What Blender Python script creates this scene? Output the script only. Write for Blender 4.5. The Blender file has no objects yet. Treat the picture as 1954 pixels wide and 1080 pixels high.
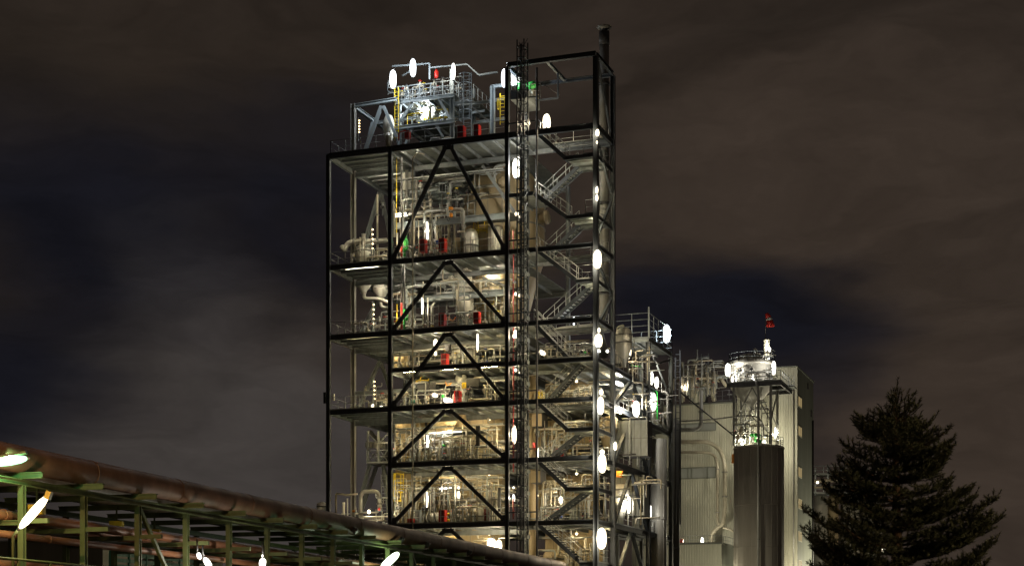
import bpy, math, random
import numpy as np
from mathutils import Vector, Matrix

scene = bpy.context.scene
COL = scene.collection
PI = math.pi

# ------------------------------------------------------------------ camera
FPX, CX, Y0PX, W0 = 3000.0, 977.0, 1215.0, 1954.0      # focal length, centre column, horizon row (photograph pixels)
TH = math.radians(20.0)
CAM = Vector((0, 0, 1.7))
FWD = Vector((-math.sin(TH), math.cos(TH), 0))
RGT = Vector((math.cos(TH), math.sin(TH), 0))
cam_data = bpy.data.cameras.new('camera')
cam_data.sensor_width = 36.0
cam_data.lens = 36.0 * FPX / W0
cam_data.shift_y = (Y0PX - 540.0) / W0
cam_data.clip_start, cam_data.clip_end = 0.5, 6000
cam = bpy.data.objects.new('camera', cam_data)
COL.objects.link(cam)
cam.location = CAM
cam.rotation_euler = (PI / 2, 0, TH)
scene.camera = cam

# ------------------------------------------------------------------ night sky
world = bpy.data.worlds.new('World')
scene.world = world
world.use_nodes = True
wn, wl = world.node_tree.nodes, world.node_tree.links
wn.clear()

def N(nodes, kind, **kw):
    n = nodes.new(kind)
    for k, v in kw.items():
        setattr(n, k, v)
    return n

def build_sky():
    out = N(wn, 'ShaderNodeOutputWorld')
    bg = N(wn, 'ShaderNodeBackground')
    bg.inputs['Strength'].default_value = 1.0
    wl.new(bg.outputs[0], out.inputs[0])
    tc = N(wn, 'ShaderNodeTexCoord')
    rot = N(wn, 'ShaderNodeVectorRotate', rotation_type='Z_AXIS')
    rot.inputs['Angle'].default_value = -TH
    wl.new(tc.outputs['Generated'], rot.inputs['Vector'])
    # warp so that the cloud banks have ragged soft edges
    nz = N(wn, 'ShaderNodeTexNoise')
    nz.inputs['Scale'].default_value = 6.0
    nz.inputs['Detail'].default_value = 8.0
    nz.inputs['Roughness'].default_value = 0.5
    st = N(wn, 'ShaderNodeMapping')
    st.inputs['Rotation'].default_value = (0, math.radians(-14), 0)
    st.inputs['Scale'].default_value = (.8, 1, 2.4)
    wl.new(rot.outputs[0], st.inputs['Vector'])
    wl.new(st.outputs[0], nz.inputs['Vector'])
    sub = N(wn, 'ShaderNodeVectorMath', operation='SUBTRACT')
    wl.new(nz.outputs['Color'], sub.inputs[0])
    sub.inputs[1].default_value = (.5, .5, .5)
    sc = N(wn, 'ShaderNodeVectorMath', operation='SCALE')
    sc.inputs['Scale'].default_value = 0.14
    wl.new(sub.outputs[0], sc.inputs[0])
    add = N(wn, 'ShaderNodeVectorMath', operation='ADD')
    wl.new(rot.outputs[0], add.inputs[0])
    wl.new(sc.outputs[0], add.inputs[1])
    warped = add.outputs[0]

    def bank(px, py, rx, ry, tilt=0.0, soft=1.0):
        """soft elliptical cloud bank (or gap) around one direction of the sky; 1 in the middle, 0 outside"""
        d = Vector(((px - CX) / FPX, 1.0, (Y0PX - py) / FPX)).normalized()
        s = N(wn, 'ShaderNodeVectorMath', operation='SUBTRACT')
        wl.new(warped, s.inputs[0])
        s.inputs[1].default_value = d
        r = N(wn, 'ShaderNodeVectorRotate', rotation_type='Y_AXIS')
        r.inputs['Angle'].default_value = math.radians(tilt)
        wl.new(s.outputs[0], r.inputs['Vector'])
        m = N(wn, 'ShaderNodeVectorMath', operation='MULTIPLY')
        wl.new(r.outputs[0], m.inputs[0])
        m.inputs[1].default_value = (FPX / rx, 1.5, FPX / ry)
        l = N(wn, 'ShaderNodeVectorMath', operation='LENGTH')
        wl.new(m.outputs[0], l.inputs[0])
        mr = N(wn, 'ShaderNodeMapRange', interpolation_type='SMOOTHERSTEP')
        mr.inputs['From Min'].default_value = 1.0 + .55 * soft
        mr.inputs['From Max'].default_value = max(0.0, 1.0 - .75 * soft)
        wl.new(l.outputs['Value'], mr.inputs['Value'])
        return mr.outputs[0]

    def mix(a, b, f, gain=1.0):
        mx = N(wn, 'ShaderNodeMix', data_type='RGBA')
        if gain != 1.0:
            g = N(wn, 'ShaderNodeMath', operation='MULTIPLY')
            wl.new(f, g.inputs[0])
            g.inputs[1].default_value = gain
            f = g.outputs[0]
        wl.new(f, mx.inputs['Factor'])
        for sock, v in ((mx.inputs['A'], a), (mx.inputs['B'], b)):
            pass
        ia = [s for s in mx.inputs if s.name == 'A' and s.type == 'RGBA'][0]
        ib = [s for s in mx.inputs if s.name == 'B' and s.type == 'RGBA'][0]
        for sock, v in ((ia, a), (ib, b)):
            if isinstance(v, tuple):
                sock.default_value = (*v, 1)
            else:
                wl.new(v, sock)
        return [s for s in mx.outputs if s.type == 'RGBA'][0]

    # base: low brown night cloud lit by the town, mottled by noise, everywhere
    n2 = N(wn, 'ShaderNodeTexNoise')
    n2.inputs['Scale'].default_value = 3.6
    n2.inputs['Detail'].default_value = 4.0
    st2 = N(wn, 'ShaderNodeMapping')
    st2.inputs['Rotation'].default_value = (0, math.radians(-14), 0)
    st2.inputs['Scale'].default_value = (1.4, 1, 4.0)
    wl.new(warped, st2.inputs['Vector'])
    wl.new(st2.outputs[0], n2.inputs['Vector'])
    mr = N(wn, 'ShaderNodeMapRange', interpolation_type='SMOOTHSTEP')
    mr.inputs['From Min'].default_value = .35
    mr.inputs['From Max'].default_value = .68
    wl.new(n2.outputs['Fac'], mr.inputs['Value'])
    c = mix((.0198, .0148, .0114), (.0300, .0220, .0168), mr.outputs[0])
    navy = (.0058, .0064, .0105)
    grey = (.0520, .0450, .0415)
    brown = (.0450, .0325, .0245)
    c = mix(c, brown, bank(1540, 330, 520, 170, 4), .75)
    c = mix(c, brown, bank(1850, 850, 330, 420, 0), .8)
    c = mix(c, navy, bank(1330, 590, 290, 125, 0), .92)
    c = mix(c, navy, bank(1560, 700, 160, 150, 0), .7)
    c = mix(c, navy, bank(190, 470, 330, 215, -28), .9)
    c = mix(c, navy, bank(540, 340, 230, 150, 10), .6)
    c = mix(c, navy, bank(30, 800, 200, 190, 0), .9)
    c = mix(c, navy, bank(560, 470, 110, 150, 10), .6)
    c = mix(c, grey, bank(450, 870, 330, 210, 14), .9)
    c = mix(c, grey, bank(330, 640, 150, 160, 18), .30)
    c = mix(c, grey, bank(640, 980, 330, 170, 0), .5)
    # fine streaks in all the cloud
    n3 = N(wn, 'ShaderNodeTexNoise')
    n3.inputs['Scale'].default_value = 11.0
    n3.inputs['Detail'].default_value = 9.0
    n3.inputs['Roughness'].default_value = .58
    wl.new(st2.outputs[0], n3.inputs['Vector'])
    m3 = N(wn, 'ShaderNodeMapRange')
    m3.inputs['From Min'].default_value = .3
    m3.inputs['From Max'].default_value = .7
    m3.inputs['To Min'].default_value = .80
    m3.inputs['To Max'].default_value = 1.2
    wl.new(n3.outputs['Fac'], m3.inputs['Value'])
    wl.new(m3.outputs[0], bg.inputs['Strength'])
    wl.new(c, bg.inputs['Color'])

build_sky()

# ------------------------------------------------------------------ exposure
scene.view_settings.view_transform = 'Standard'
scene.view_settings.look = 'None'
scene.view_settings.exposure = 0.0
scene.view_settings.gamma = 1.0
scene.view_settings.use_curve_mapping = False
scene.cycles.max_bounces = 5
scene.cycles.diffuse_bounces = 3
scene.cycles.glossy_bounces = 2
scene.cycles.transmission_bounces = 2
scene.cycles.sample_clamp_indirect = 3.0
scene.cycles.caustics_reflective = False
scene.cycles.caustics_refractive = False

# ------------------------------------------------------------------ geometry of the place
YF = 117.5                                    # front plane of the tower

def ray(px, py):
    return FWD + RGT * ((px - CX) / FPX) + Vector((0, 0, (Y0PX - py) / FPX))

def P(px, py, dy=0.0):
    """where the line of sight meets the plane dy metres behind the tower's front"""
    r = ray(px, py)
    return CAM + r * ((YF + dy) / r.y)

def PX(px, py, X):
    r = ray(px, py)
    return CAM + r * (X / r.x)

def PD(px, py, depth):
    return CAM + ray(px, py) * depth

def mpp(px, dy=0.0):
    """metres per photograph pixel at that plane"""
    r = ray(px, Y0PX)
    return ((YF + dy) / r.y) / FPX

X1, X2, X3, X4 = (P(px, 900).x for px in (627, 745, 968, 1137))
R1, R2, R3 = 4.7, 15.7, 23.7                  # column rows behind the front
ZT, ZA, ZB, ZC, ZM, ZD, ZE, ZF, ZG = 47.0, 41.8, 32.5, 26.7, 23.6, 20.5, 15.9, 10.9, 6.0

# ------------------------------------------------------------------ materials
MATS = {}

def material(name, rgb, rough=.5, metal=0.0, var=.25, scale=1.2, streak=.35, bump=.0, dirt=(.35, .28, .2)):
    m = bpy.data.materials.new(name)
    m.use_nodes = True
    n, l = m.node_tree.nodes, m.node_tree.links
    b = n['Principled BSDF']
    b.inputs['Roughness'].default_value = rough
    b.inputs['Metallic'].default_value = metal
    tc = N(n, 'ShaderNodeTexCoord')
    mp = N(n, 'ShaderNodeMapping')
    mp.inputs['Scale'].default_value = (1, 1, streak)
    l.new(tc.outputs['Object'], mp.inputs['Vector'])
    nz = N(n, 'ShaderNodeTexNoise')
    nz.inputs['Scale'].default_value = scale
    nz.inputs['Detail'].default_value = 6
    nz.inputs['Roughness'].default_value = .65
    l.new(mp.outputs[0], nz.inputs['Vector'])
    cr = N(n, 'ShaderNodeValToRGB')
    cr.color_ramp.elements[0].position = .32
    cr.color_ramp.elements[1].position = .62
    d = [c * (1 - var) * (1 - .35 * var) + var * .35 * q * c * 2 for c, q in zip(rgb, dirt)]
    cr.color_ramp.elements[0].color = (*d, 1)
    cr.color_ramp.elements[1].color = (*rgb, 1)
    l.new(nz.outputs['Fac'], cr.inputs[0])
    l.new(cr.outputs[0], b.inputs['Base Color'])
    rr = N(n, 'ShaderNodeMapRange')
    rr.inputs['To Min'].default_value = min(1, rough + .15)
    rr.inputs['To Max'].default_value = max(.05, rough - .1)
    l.new(nz.outputs['Fac'], rr.inputs['Value'])
    l.new(rr.outputs[0], b.inputs['Roughness'])
    if bump:
        bp = N(n, 'ShaderNodeBump')
        bp.inputs['Strength'].default_value = bump
        bp.inputs['Distance'].default_value = .03
        l.new(nz.outputs['Fac'], bp.inputs['Height'])
        l.new(bp.outputs[0], b.inputs['Normal'])
    MATS[name] = m
    return m

def glow(name, rgb, strength, base=.8):
    m = bpy.data.materials.new(name)
    m.use_nodes = True
    n, l = m.node_tree.nodes, m.node_tree.links
    b = n['Principled BSDF']
    b.inputs['Base Color'].default_value = (base, base, base, 1)
    b.inputs['Emission Color'].default_value = (*rgb, 1)
    b.inputs['Emission Strength'].default_value = strength
    MATS[name] = m
    return m

LIGHT = {}
def cover(name, rgb, watts, seen=2.6):
    """frosted lamp cover that lets 60 % of the light inside it through; watts is the radiance the lamp's own light stands for"""
    m = bpy.data.materials.new(name)
    m.use_nodes = True
    n, l = m.node_tree.nodes, m.node_tree.links
    out = n['Material Output']
    n.remove(n['Principled BSDF'])
    em = N(n, 'ShaderNodeEmission')
    em.inputs['Color'].default_value = (*[c ** .8 for c in rgb], 1)
    em.inputs['Strength'].default_value = seen / .4
    tr = N(n, 'ShaderNodeBsdfTransparent')
    mx = N(n, 'ShaderNodeMixShader')
    mx.inputs[0].default_value = .6
    l.new(em.outputs[0], mx.inputs[1])
    l.new(tr.outputs[0], mx.inputs[2])
    l.new(mx.outputs[0], out.inputs[0])
    m.cycles.emission_sampling = 'NONE'
    MATS[name] = m
    LIGHT[name] = (rgb, watts)

material('silhouette_steel', (.052, .062, .076), .45, 0, .4, 2.5)  # front frame's shade put into the colour; same paint as grey_steel
material('grey_steel', (.21, .23, .235), .5, 0, .35, 2.0)
material('galvanised', (.38, .40, .39), .45, .1, .3, 2.5)
material('pale_steel', (.27, .31, .33), .5, 0, .25, 2.0)
material('deck_grey', (.125, .135, .125), .7, 0, .4, 1.5, 1)
material('dark_metal', (.07, .07, .075), .5, .2, .4, 2.0)
material('tan_cladding', (.45, .36, .22), .5, .1, .35, .7, .25)
material('grey_cladding', (.48, .47, .42), .42, .15, .3, .6, .25)
material('bright_cladding', (.66, .64, .58), .33, .3, .22, .8, .25)
material('beige_wall', (.42, .33, .19), .75, 0, .45, .6, .3)
material('white_paint', (.70, .68, .60), .45, 0, .25, 1.0, .3)
material('pipe_pale', (.44, .40, .31), .4, .1, .3, 1.5)
material('pipe_grey', (.26, .255, .235), .45, .1, .35, 1.5)
material('rust_pipe', (.30, .125, .06), .5, .05, .45, .9, 1, .15)
material('flare_pipe', (.21, .105, .062), .58, .1, .5, .8, .5, .2)
material('red_paint', (.62, .03, .02), .4, 0, .25, 3)
material('riser_red', (.26, .02, .02), .5, 0, .4, 3)
material('dark_red', (.16, .01, .012), .5, 0, .25, 3)
material('green_paint', (.03, .42, .06), .45, 0, .2, 3)
material('rack_green', (.115, .145, .055), .5, 0, .4, 2.0)
material('yellow_paint', (.72, .52, .02), .45, 0, .25, 3)
material('orange_paint', (.80, .28, .02), .45, 0, .2, 3)
material('blue_paint', (.03, .09, .55), .45, 0, .2, 3)
material('black_box', (.018, .018, .02), .5, 0, .3, 3)
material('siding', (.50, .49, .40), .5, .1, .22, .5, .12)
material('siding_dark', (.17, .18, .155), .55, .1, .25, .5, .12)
material('silo_metal', (.30, .275, .235), .85, .0, .4, .6, .1)
material('glass', (.05, .055, .05), .12, 0, .2, 2)
material('concrete', (.30, .29, .27), .9, 0, .35, .6, 1, .3)
material('asphalt', (.05, .05, .05), .9, 0, .4, .4, 1, .4)
material('bark', (.07, .045, .03), .9, 0, .4, 5, 1, .4)
material('needles', (.050, .075, .040), .65, 0, .5, 6, 1)
material('teal_paint', (.05, .25, .19), .5, 0, .3, 3)
cover('glow_cool', (.86, .94, 1.0), 75)
cover('glow_white', (1.0, .94, .80), 75)
cover('glow_warm', (1.0, .83, .55), 75)
cover('glow_tube', (1.0, .92, .74), 45)
cover('glow_bulkhead', (1.0, .82, .52), 260)
glow('glow_strip', (1.0, .79, .40), 125)
glow('glow_post', (1.0, .86, .54), 200)
glow('glow_postwarm', (1.0, .81, .42), 140)
glow('glow_stripcool', (1.0, .88, .64), 210)
cover('glow_flood', (1.0, .92, .66), 800)
glow('glow_sodium', (1.0, .62, .30), 12000)
glow('glow_sodiumdim', (1.0, .62, .30), 3500)
glow('glow_cap', (1.0, .80, .52), 1.1)
cover('glow_wall', (1.0, .93, .70), 220)
cover('glow_dim', (1.0, .95, .84), 45)
cover('glow_bulkcool', (.9, .97, 1.0), 420)
cover('glow_rack', (.34, 1.0, .50), 55, 1.9)
cover('glow_rackpale', (.80, 1.0, .66), 30)
cover('glow_rackwarm', (1.0, .83, .50), 45)
glow('glow_bead', (1.0, .72, .36), 5)
glow('glow_window', (1.0, .74, .34), .30, .06)
glow('glow_pane', (.80, .80, .50), .05, .16)

# ------------------------------------------------------------------ mesh building
class MB:
    def __init__(s):
        s.v, s.f, s.sm = [], [], []

    def add(s, verts, faces, smooth=False):
        o = len(s.v)
        s.v += [tuple(v) for v in verts]
        s.f += [tuple(i + o for i in f) for f in faces]
        s.sm += [smooth] * len(faces)
        return s

    def box(s, c, size, rz=0.0):
        hx, hy, hz = (q / 2 for q in size)
        ca, sa = math.cos(rz), math.sin(rz)
        vs = []
        for z in (-hz, hz):
            for x, y in ((-hx, -hy), (hx, -hy), (hx, hy), (-hx, hy)):
                vs.append((c[0] + x * ca - y * sa, c[1] + x * sa + y * ca, c[2] + z))
        return s.add(vs, [(3, 2, 1, 0), (4, 5, 6, 7), (0, 1, 5, 4), (1, 2, 6, 5), (2, 3, 7, 6), (3, 0, 4, 7)])

    def span(s, a, b):
        """box between two opposite corners"""
        return s.box([(a[i] + b[i]) / 2 for i in range(3)], [abs(a[i] - b[i]) for i in range(3)])

    def sweep(s, a, b, prof, up=(0, 0, 1), smooth=False):
        a, b = Vector(a), Vector(b)
        d = (b - a).normalized()
        u = Vector(up)
        if abs(d.dot(u)) > .98:
            u = Vector((0, 1, 0))
        side = d.cross(u).normalized()
        u = side.cross(d).normalized()
        n = len(prof)
        vs = [p + side * x + u * y for p in (a, b) for x, y in prof]
        fs = [(i, (i + 1) % n, n + (i + 1) % n, n + i) for i in range(n)]
        fs += [tuple(range(n))[::-1], tuple(range(n, 2 * n))]
        return s.add(vs, fs, smooth)

    def bar(s, a, b, w, h=None, up=(0, 0, 1)):
        h = h or w
        return s.sweep(a, b, [(-w / 2, -h / 2), (w / 2, -h / 2), (w / 2, h / 2), (-w / 2, h / 2)], up)

    def ibeam(s, a, b, w, h, up=(0, 0, 1), t=.035, tw=.03):
        W, H = w / 2, h / 2
        pr = [(-W, -H), (W, -H), (W, -H + t), (tw / 2, -H + t), (tw / 2, H - t), (W, H - t), (W, H), (-W, H), (-W, H - t), (-tw / 2, H - t), (-tw / 2, -H + t), (-W, -H + t)]
        return s.sweep(a, b, pr, up)

    def tube(s, pts, r, seg=8, cap=True, bend=0.0):
        pts = [Vector(p) for p in pts]
        if bend > 0 and len(pts) > 2:
            q = [pts[0]]
            for i in range(1, len(pts) - 1):
                a, b, c = pts[i - 1], pts[i], pts[i + 1]
                e = min(bend, (a - b).length * .45, (c - b).length * .45)
                p0, p1 = b + (a - b).normalized() * e, b + (c - b).normalized() * e
                for k in range(5):
                    t = k / 4
                    q.append(p0 * (1 - t) ** 2 + b * 2 * t * (1 - t) + p1 * t * t)
            q.append(pts[-1])
            pts = q
        n = len(pts)
        rs = r if isinstance(r, (list, tuple)) else [r] * n
        ref = None
        rings = []
        for i in range(n):
            d = (pts[min(i + 1, n - 1)] - pts[max(i - 1, 0)])
            if d.length < 1e-9:
                d = Vector((0, 0, 1))
            d.normalize()
            if ref is None or abs(ref.dot(d)) > .95:
                ref = Vector((0, 0, 1)) if abs(d.z) < .9 else Vector((1, 0, 0))
            u = (ref - d * ref.dot(d)).normalized()
            ref = u
            v = d.cross(u)
            rings.append([pts[i] + (u * math.cos(2 * PI * k / seg) + v * math.sin(2 * PI * k / seg)) * rs[i] for k in range(seg)])
        vs = [p for rg in rings for p in rg]
        fs = [(i * seg + k, i * seg + (k + 1) % seg, (i + 1) * seg + (k + 1) % seg, (i + 1) * seg + k) for i in range(n - 1) for k in range(seg)]
        s.add(vs, fs, True)
        if cap:
            o = len(s.v) - n * seg
            s.f += [tuple(o + k for k in range(seg))[::-1], tuple(o + (n - 1) * seg + k for k in range(seg))]
            s.sm += [False, False]
        return s

    def lathe(s, base, prof, seg=24, axis=(0, 0, 1), smooth=True):
        """prof: (radius, distance along axis) pairs"""
        base, ax = Vector(base), Vector(axis).normalized()
        u = ax.orthogonal().normalized()
        if abs(ax.z) > .99:
            u = Vector((1, 0, 0))
        v = ax.cross(u)
        vs, n = [], len(prof)
        for r, h in prof:
            r = max(r, .001)
            for k in range(seg):
                a = 2 * PI * k / seg
                vs.append(base + ax * h + (u * math.cos(a) + v * math.sin(a)) * r)
        fs = [(i * seg + k, i * seg + (k + 1) % seg, (i + 1) * seg + (k + 1) % seg, (i + 1) * seg + k) for i in range(n - 1) for k in range(seg)]
        s.add(vs, fs, smooth)
        o = len(s.v) - n * seg
        s.f += [tuple(o + k for k in range(seg))[::-1], tuple(o + (n - 1) * seg + k for k in range(seg))]
        s.sm += [False, False]
        return s

    def ring(s, c, R, r, axis=(0, 0, 1), seg=16, sub=5):
        ax = Vector(axis).normalized()
        u = ax.orthogonal().normalized()
        v = ax.cross(u)
        c = Vector(c)
        vs = []
        for k in range(seg):
            a = 2 * PI * k / seg
            d = u * math.cos(a) + v * math.sin(a)
            for j in range(sub):
                b = 2 * PI * j / sub
                vs.append(c + d * (R + r * math.cos(b)) + ax * (r * math.sin(b)))
        fs = [(k * sub + j, ((k + 1) % seg) * sub + j, ((k + 1) % seg) * sub + (j + 1) % sub, k * sub + (j + 1) % sub) for k in range(seg) for j in range(sub)]
        return s.add(vs, fs, True)

    def mesh(s, name, mat, off=(0, 0, 0)):
        me = bpy.data.meshes.new(name)
        off = Vector(off)
        me.from_pydata([Vector(v) - off for v in s.v], [], s.f)
        me.polygons.foreach_set('use_smooth', s.sm)
        for m in (mat if isinstance(mat, (list, tuple)) else [mat]):
            me.materials.append(MATS[m])
        me.update()
        return me

def base_of(o):
    p = Vector((0, 0, 0))
    while o is not None:
        p += o.location
        o = o.parent
    return p

def thing(name, label, cat, loc, group=None):
    o = bpy.data.objects.new(name, None)
    o.empty_display_size = .3
    COL.objects.link(o)
    o.location = loc
    o['label'], o['category'] = label, cat
    if group:
        o['group'] = group
    return o

def part(name, mb, mat, parent, label=None):
    me = mb.mesh(name, mat, base_of(parent))
    o = bpy.data.objects.new(name, me)
    COL.objects.link(o)
    o.parent = parent
    if label:
        o['label'] = label
    return o

def again(o, world_loc_delta, parent):
    """another object that shares o's mesh, moved by a delta"""
    c = o.copy()
    COL.objects.link(c)
    c.parent = parent
    c.location = o.location + Vector(world_loc_delta)
    return c

def solo(name, mb, mat, label, cat, loc, group=None, kind=None):
    me = mb.mesh(name, mat, loc)
    o = bpy.data.objects.new(name, me)
    COL.objects.link(o)
    o.location = loc
    if label:
        o['label'] = label
    if cat:
        o['category'] = cat
    if group:
        o['group'] = group
    if kind:
        o['kind'] = kind
    return o

def bulb(parent, c, mat, area, r=.08):
    """the light inside a lamp cover"""
    rgb, e = LIGHT[mat]
    d = bpy.data.lights.new('bulb', 'POINT')
    d.energy = PI * e * area / .6
    d.color = rgb
    d.shadow_soft_size = r
    o = bpy.data.objects.new('bulb', d)
    COL.objects.link(o)
    o.parent = parent
    o.location = Vector(c) - base_of(parent)
    return o

def rail_mb(pts, h=1.1, step=1.5, r=.024, toe=True, mids=(.5,)):
    mb = MB()
    for a, b in zip(pts[:-1], pts[1:]):
        a, b = Vector(a), Vector(b)
        L = (b - a).length
        n = max(1, round(L / step))
        for k in range(n + 1):
            p = a.lerp(b, k / n)
            mb.bar(p, p + Vector((0, 0, h)), r * 1.9, r * 1.9)
        mb.tube([a + Vector((0, 0, h)), b + Vector((0, 0, h))], r, 6)
        for m in mids:
            mb.tube([a + Vector((0, 0, h * m)), b + Vector((0, 0, h * m))], r * .75, 6)
        if toe:
            mb.bar(a + Vector((0, 0, .07)), b + Vector((0, 0, .07)), .012, .12)
    return mb

def T(x, d, z):
    return Vector((x, YF + d, z))

# ------------------------------------------------------------------ ground
g = MB().add([(-1500, -200, 0), (1500, -200, 0), (1500, 3000, 0), (-1500, 3000, 0)], [(0, 1, 2, 3)])
o = solo('ground', g, 'asphalt', None, None, (0, 0, 0), kind='structure')

# ------------------------------------------------------------------ process tower: steel frame
tower = thing('process_tower', 'tall open steel process tower with silhouetted front columns, decks and inverted V bracing', 'industrial tower', T(X2, 0, 0))

def column(x, d, z0, z1, w=.32, mat='silhouette_steel', parent=None):
    return part('column', MB().ibeam(T(x, d, z0), T(x, d, z1), w, w, (1, 0, 0)), mat, parent or tower)

def beam(a, b, w=.24, h=.42, mat='silhouette_steel', parent=None, name='beam'):
    return part(name, MB().ibeam(a, b, w, h), mat, parent or tower)

def brace(a, b, w=.24, mat='silhouette_steel', parent=None):
    return part('brace', MB().ibeam(a, b, w, w, (0, 1, 0)), mat, parent or tower)

def deck(x0, x1, d0, d1, z, jdir='x', step=1.05, parent=None, mat='deck_grey', jh=.24, jm='grey_steel'):
    """grating deck with its joists as sub-parts; top of deck at z"""
    dk = part('deck', MB().span(T(x0, d0, z - .06), T(x1, d1, z)), mat, parent or tower)
    off = .17
    if jdir == 'x':
        n = max(1, int((d1 - d0 - .4) / step))
        first = part('joist', MB().ibeam(T(x0 + off, d0 + .45, z - .065 - jh / 2), T(x1 - off, d0 + .45, z - .065 - jh / 2), .14, jh), jm, dk)
        for k in range(1, n):
            again(first, (0, (d1 - d0 - .5) / n * k, 0), dk)
    else:
        n = max(1, int((x1 - x0 - .4) / step))
        first = part('joist', MB().ibeam(T(x0 + .5, d0 + off, z - .065 - jh / 2), T(x0 + .5, d1 - off, z - .065 - jh / 2), .14, jh), jm, dk)
        for k in range(1, n):
            again(first, ((x1 - x0 - .5) / n * k, 0, 0), dk)
    return dk

def railing(pts, parent=None, mat='grey_steel', h=1.1, step=1.5, mids=(.5,), r=.022):
    return part('railing', rail_mb([T(*p) for p in pts], h, step, r, True, mids), mat, parent or tower)

# columns: front row, second row, back row
for x, top in ((X1, ZA), (X2, ZA), (X3, ZT), (X4, ZT)):
    column(x, 0, 0, top, .32 if x != X4 else .38)
zpost = P(672, 199, R1).z
column(X1, R1, 0, zpost, .38, 'pipe_grey')
column(X2, R1, 0, ZA, .3, 'grey_steel')
column(X3, R1, 0, ZT, .3, 'grey_steel')
column(X4, R1, 0, ZT, .36)
for x in (X1, X2, X3):
    column(x, R2, 0, ZA, .32, 'grey_steel')

# main beams at every level
for z in (ZA, ZB, ZC, ZD):
    hb = .46 if z == ZA else .38
    beam(T(X1 + .17, 0, z - hb / 2), T(X2 - .17, 0, z - hb / 2), .24, hb)
    beam(T(X1, .17, z - hb / 2), T(X1, R1 - .19, z - hb / 2), .22, hb, 'grey_steel')
    beam(T(X1, R1 + .19, z - hb / 2), T(X1, R2 - .17, z - hb / 2), .22, hb, 'grey_steel')
for z in (ZA, ZB, ZC, ZM, ZD, ZE, ZF):
    hb = .46 if z == ZA else .38
    thin = .3 if z == ZM else hb
    beam(T(X2 + .17, 0, z - thin / 2), T(X3 - .17, 0, z - thin / 2), .24, thin)
    beam(T(X3 + .17, 0, z - hb / 2), T(X4 - .2, 0, z - hb / 2), .24, hb)
    beam(T(X2, .17, z - hb / 2), T(X2, R1 - .16, z - hb / 2), .22, hb - .02, 'grey_steel')
    beam(T(X3, .17, z - hb / 2), T(X3, R1 - .16, z - hb / 2), .22, hb - .02, 'grey_steel')
    beam(T(X4, .2, z - hb / 2), T(X4, R1 - .2, z - hb / 2), .22, hb)
    beam(T(X3 + .17, R1, z - hb / 2), T(X4 - .2, R1, z - hb / 2), .22, hb - .04, 'grey_steel')
    beam(T(X1 + .2 if z in (ZA, ZB, ZC, ZD) else X2 + .17, R1, z - .5), T(X3 - .17, R1, z - .5), .24, .4, 'grey_steel')
    beam(T(X1 + .2, R2, z - .3), T(X3 - .17, R2, z - .3), .24, .4, 'grey_steel')
# top frame over the stairs
beam(T(X3, 0, ZT + .18), T(X4, 0, ZT + .18), .3, .36)
beam(T(X4, .16, ZT + .16), T(X4, R1, ZT + .16), .26, .3)
beam(T(X3 + .1, R1, ZT + .1), T(X4 - .1, R1, ZT + .1), .24, .3)
beam(T(X3, .16, ZT + .16), T(X3, R1 - .2, ZT + .16), .24, .3)
xm = P(1058, 120, 2).x
beam(T(xm, .2, ZT + .15), T(xm, R1 - .15, ZT + .15), .2, .26, 'grey_steel')
part('hanger', MB().bar(T(xm + .1, 2.6, ZT), T(xm + .1, 2.6, P(1071, 187, 2.6).z), .13).bar(T(xm + .1, 2.6, P(1071, 187, 2.6).z), T(P(1022, 192, 2.6).x, 2.6, P(1022, 192, 2.6).z), .11), 'silhouette_steel', tower)

# decks
for z in (ZA, ZB, ZC, ZD):
    deck(X1 + .12, X2 - .12, .12, R2, z, 'x', 1.15)
for z in (ZA, ZB, ZC, ZD, ZE, ZF):
    deck(X2 + .13, X3 - .13, .13, R2, z, 'y', 1.3)
deck(X2 + .13, X3 - .13, 2.2, R2, ZM, 'y', 1.3)
for z in (ZA, ZB, ZC, ZM, ZD, ZE, ZF):
    xl = P(1026, 900, 0).x
    deck(X3 + .13, xl, .13, R1 - .12, z, 'y', 1.2)
    if z in (ZM,):
        deck(xl, X4 - .13, .13, R1 - .12, z, 'y', 1.2)
    else:
        deck(xl, X4 - .13, R1 - 1.0, R1 - .12, z, 'x', .5)

# bracing: inverted V in the front plane of the wide bay
def vbrace(za, zb):
    xm = (X2 + X3) / 2
    brace(T(xm - .18, 0, za - .48), T(X2 + .25, 0, zb + .12), .26)
    brace(T(xm + .18, 0, za - .48), T(X3 - .25, 0, zb + .12), .26)
    part('gusset', MB().box(T(xm, .0, za - .62), (1.0, .05, .36)), 'silhouette_steel', tower)
    for xx in (X2 + .34, X3 - .34):
        part('gusset', MB().box(T(xx, .02, zb + .28), (.45, .05, .5)), 'silhouette_steel', tower)
for za, zb in ((ZA, ZB), (ZB, ZC), (ZC, ZD), (ZD, ZE), (ZE, ZF), (ZF, ZG)):
    vbrace(za, zb)
# inverted V on the left face, between second and back row
for za, zb in ((ZA, ZB), (ZB, ZC), (ZC, ZD), (ZD, ZF)):
    dm = (R1 + R2) / 2
    zt = za - .5 if za != ZD else za - 2.8
    brace(T(X1, dm - .15, zt), T(X1, R1 + .3, zb + .1), .28, 'grey_steel')
    brace(T(X1, dm + .15, zt), T(X1, R2 - .3, zb + .1), .28, 'grey_steel')
beam(T(X1 + .19, R1, ZD + 2.1), T(X2 - .2, R1, ZD + 2.1), .22, .3, 'grey_steel')
# back-row bracing in the second row of the wide bay (seen behind the front ones)
for za, zb in ((ZA, ZB), (ZB, ZC)):
    brace(T((X2 + X3) / 2 + 1.2, R1, za - .9), T(X3 - .5, R1, zb + 3.4), .24, 'grey_steel')
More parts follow.
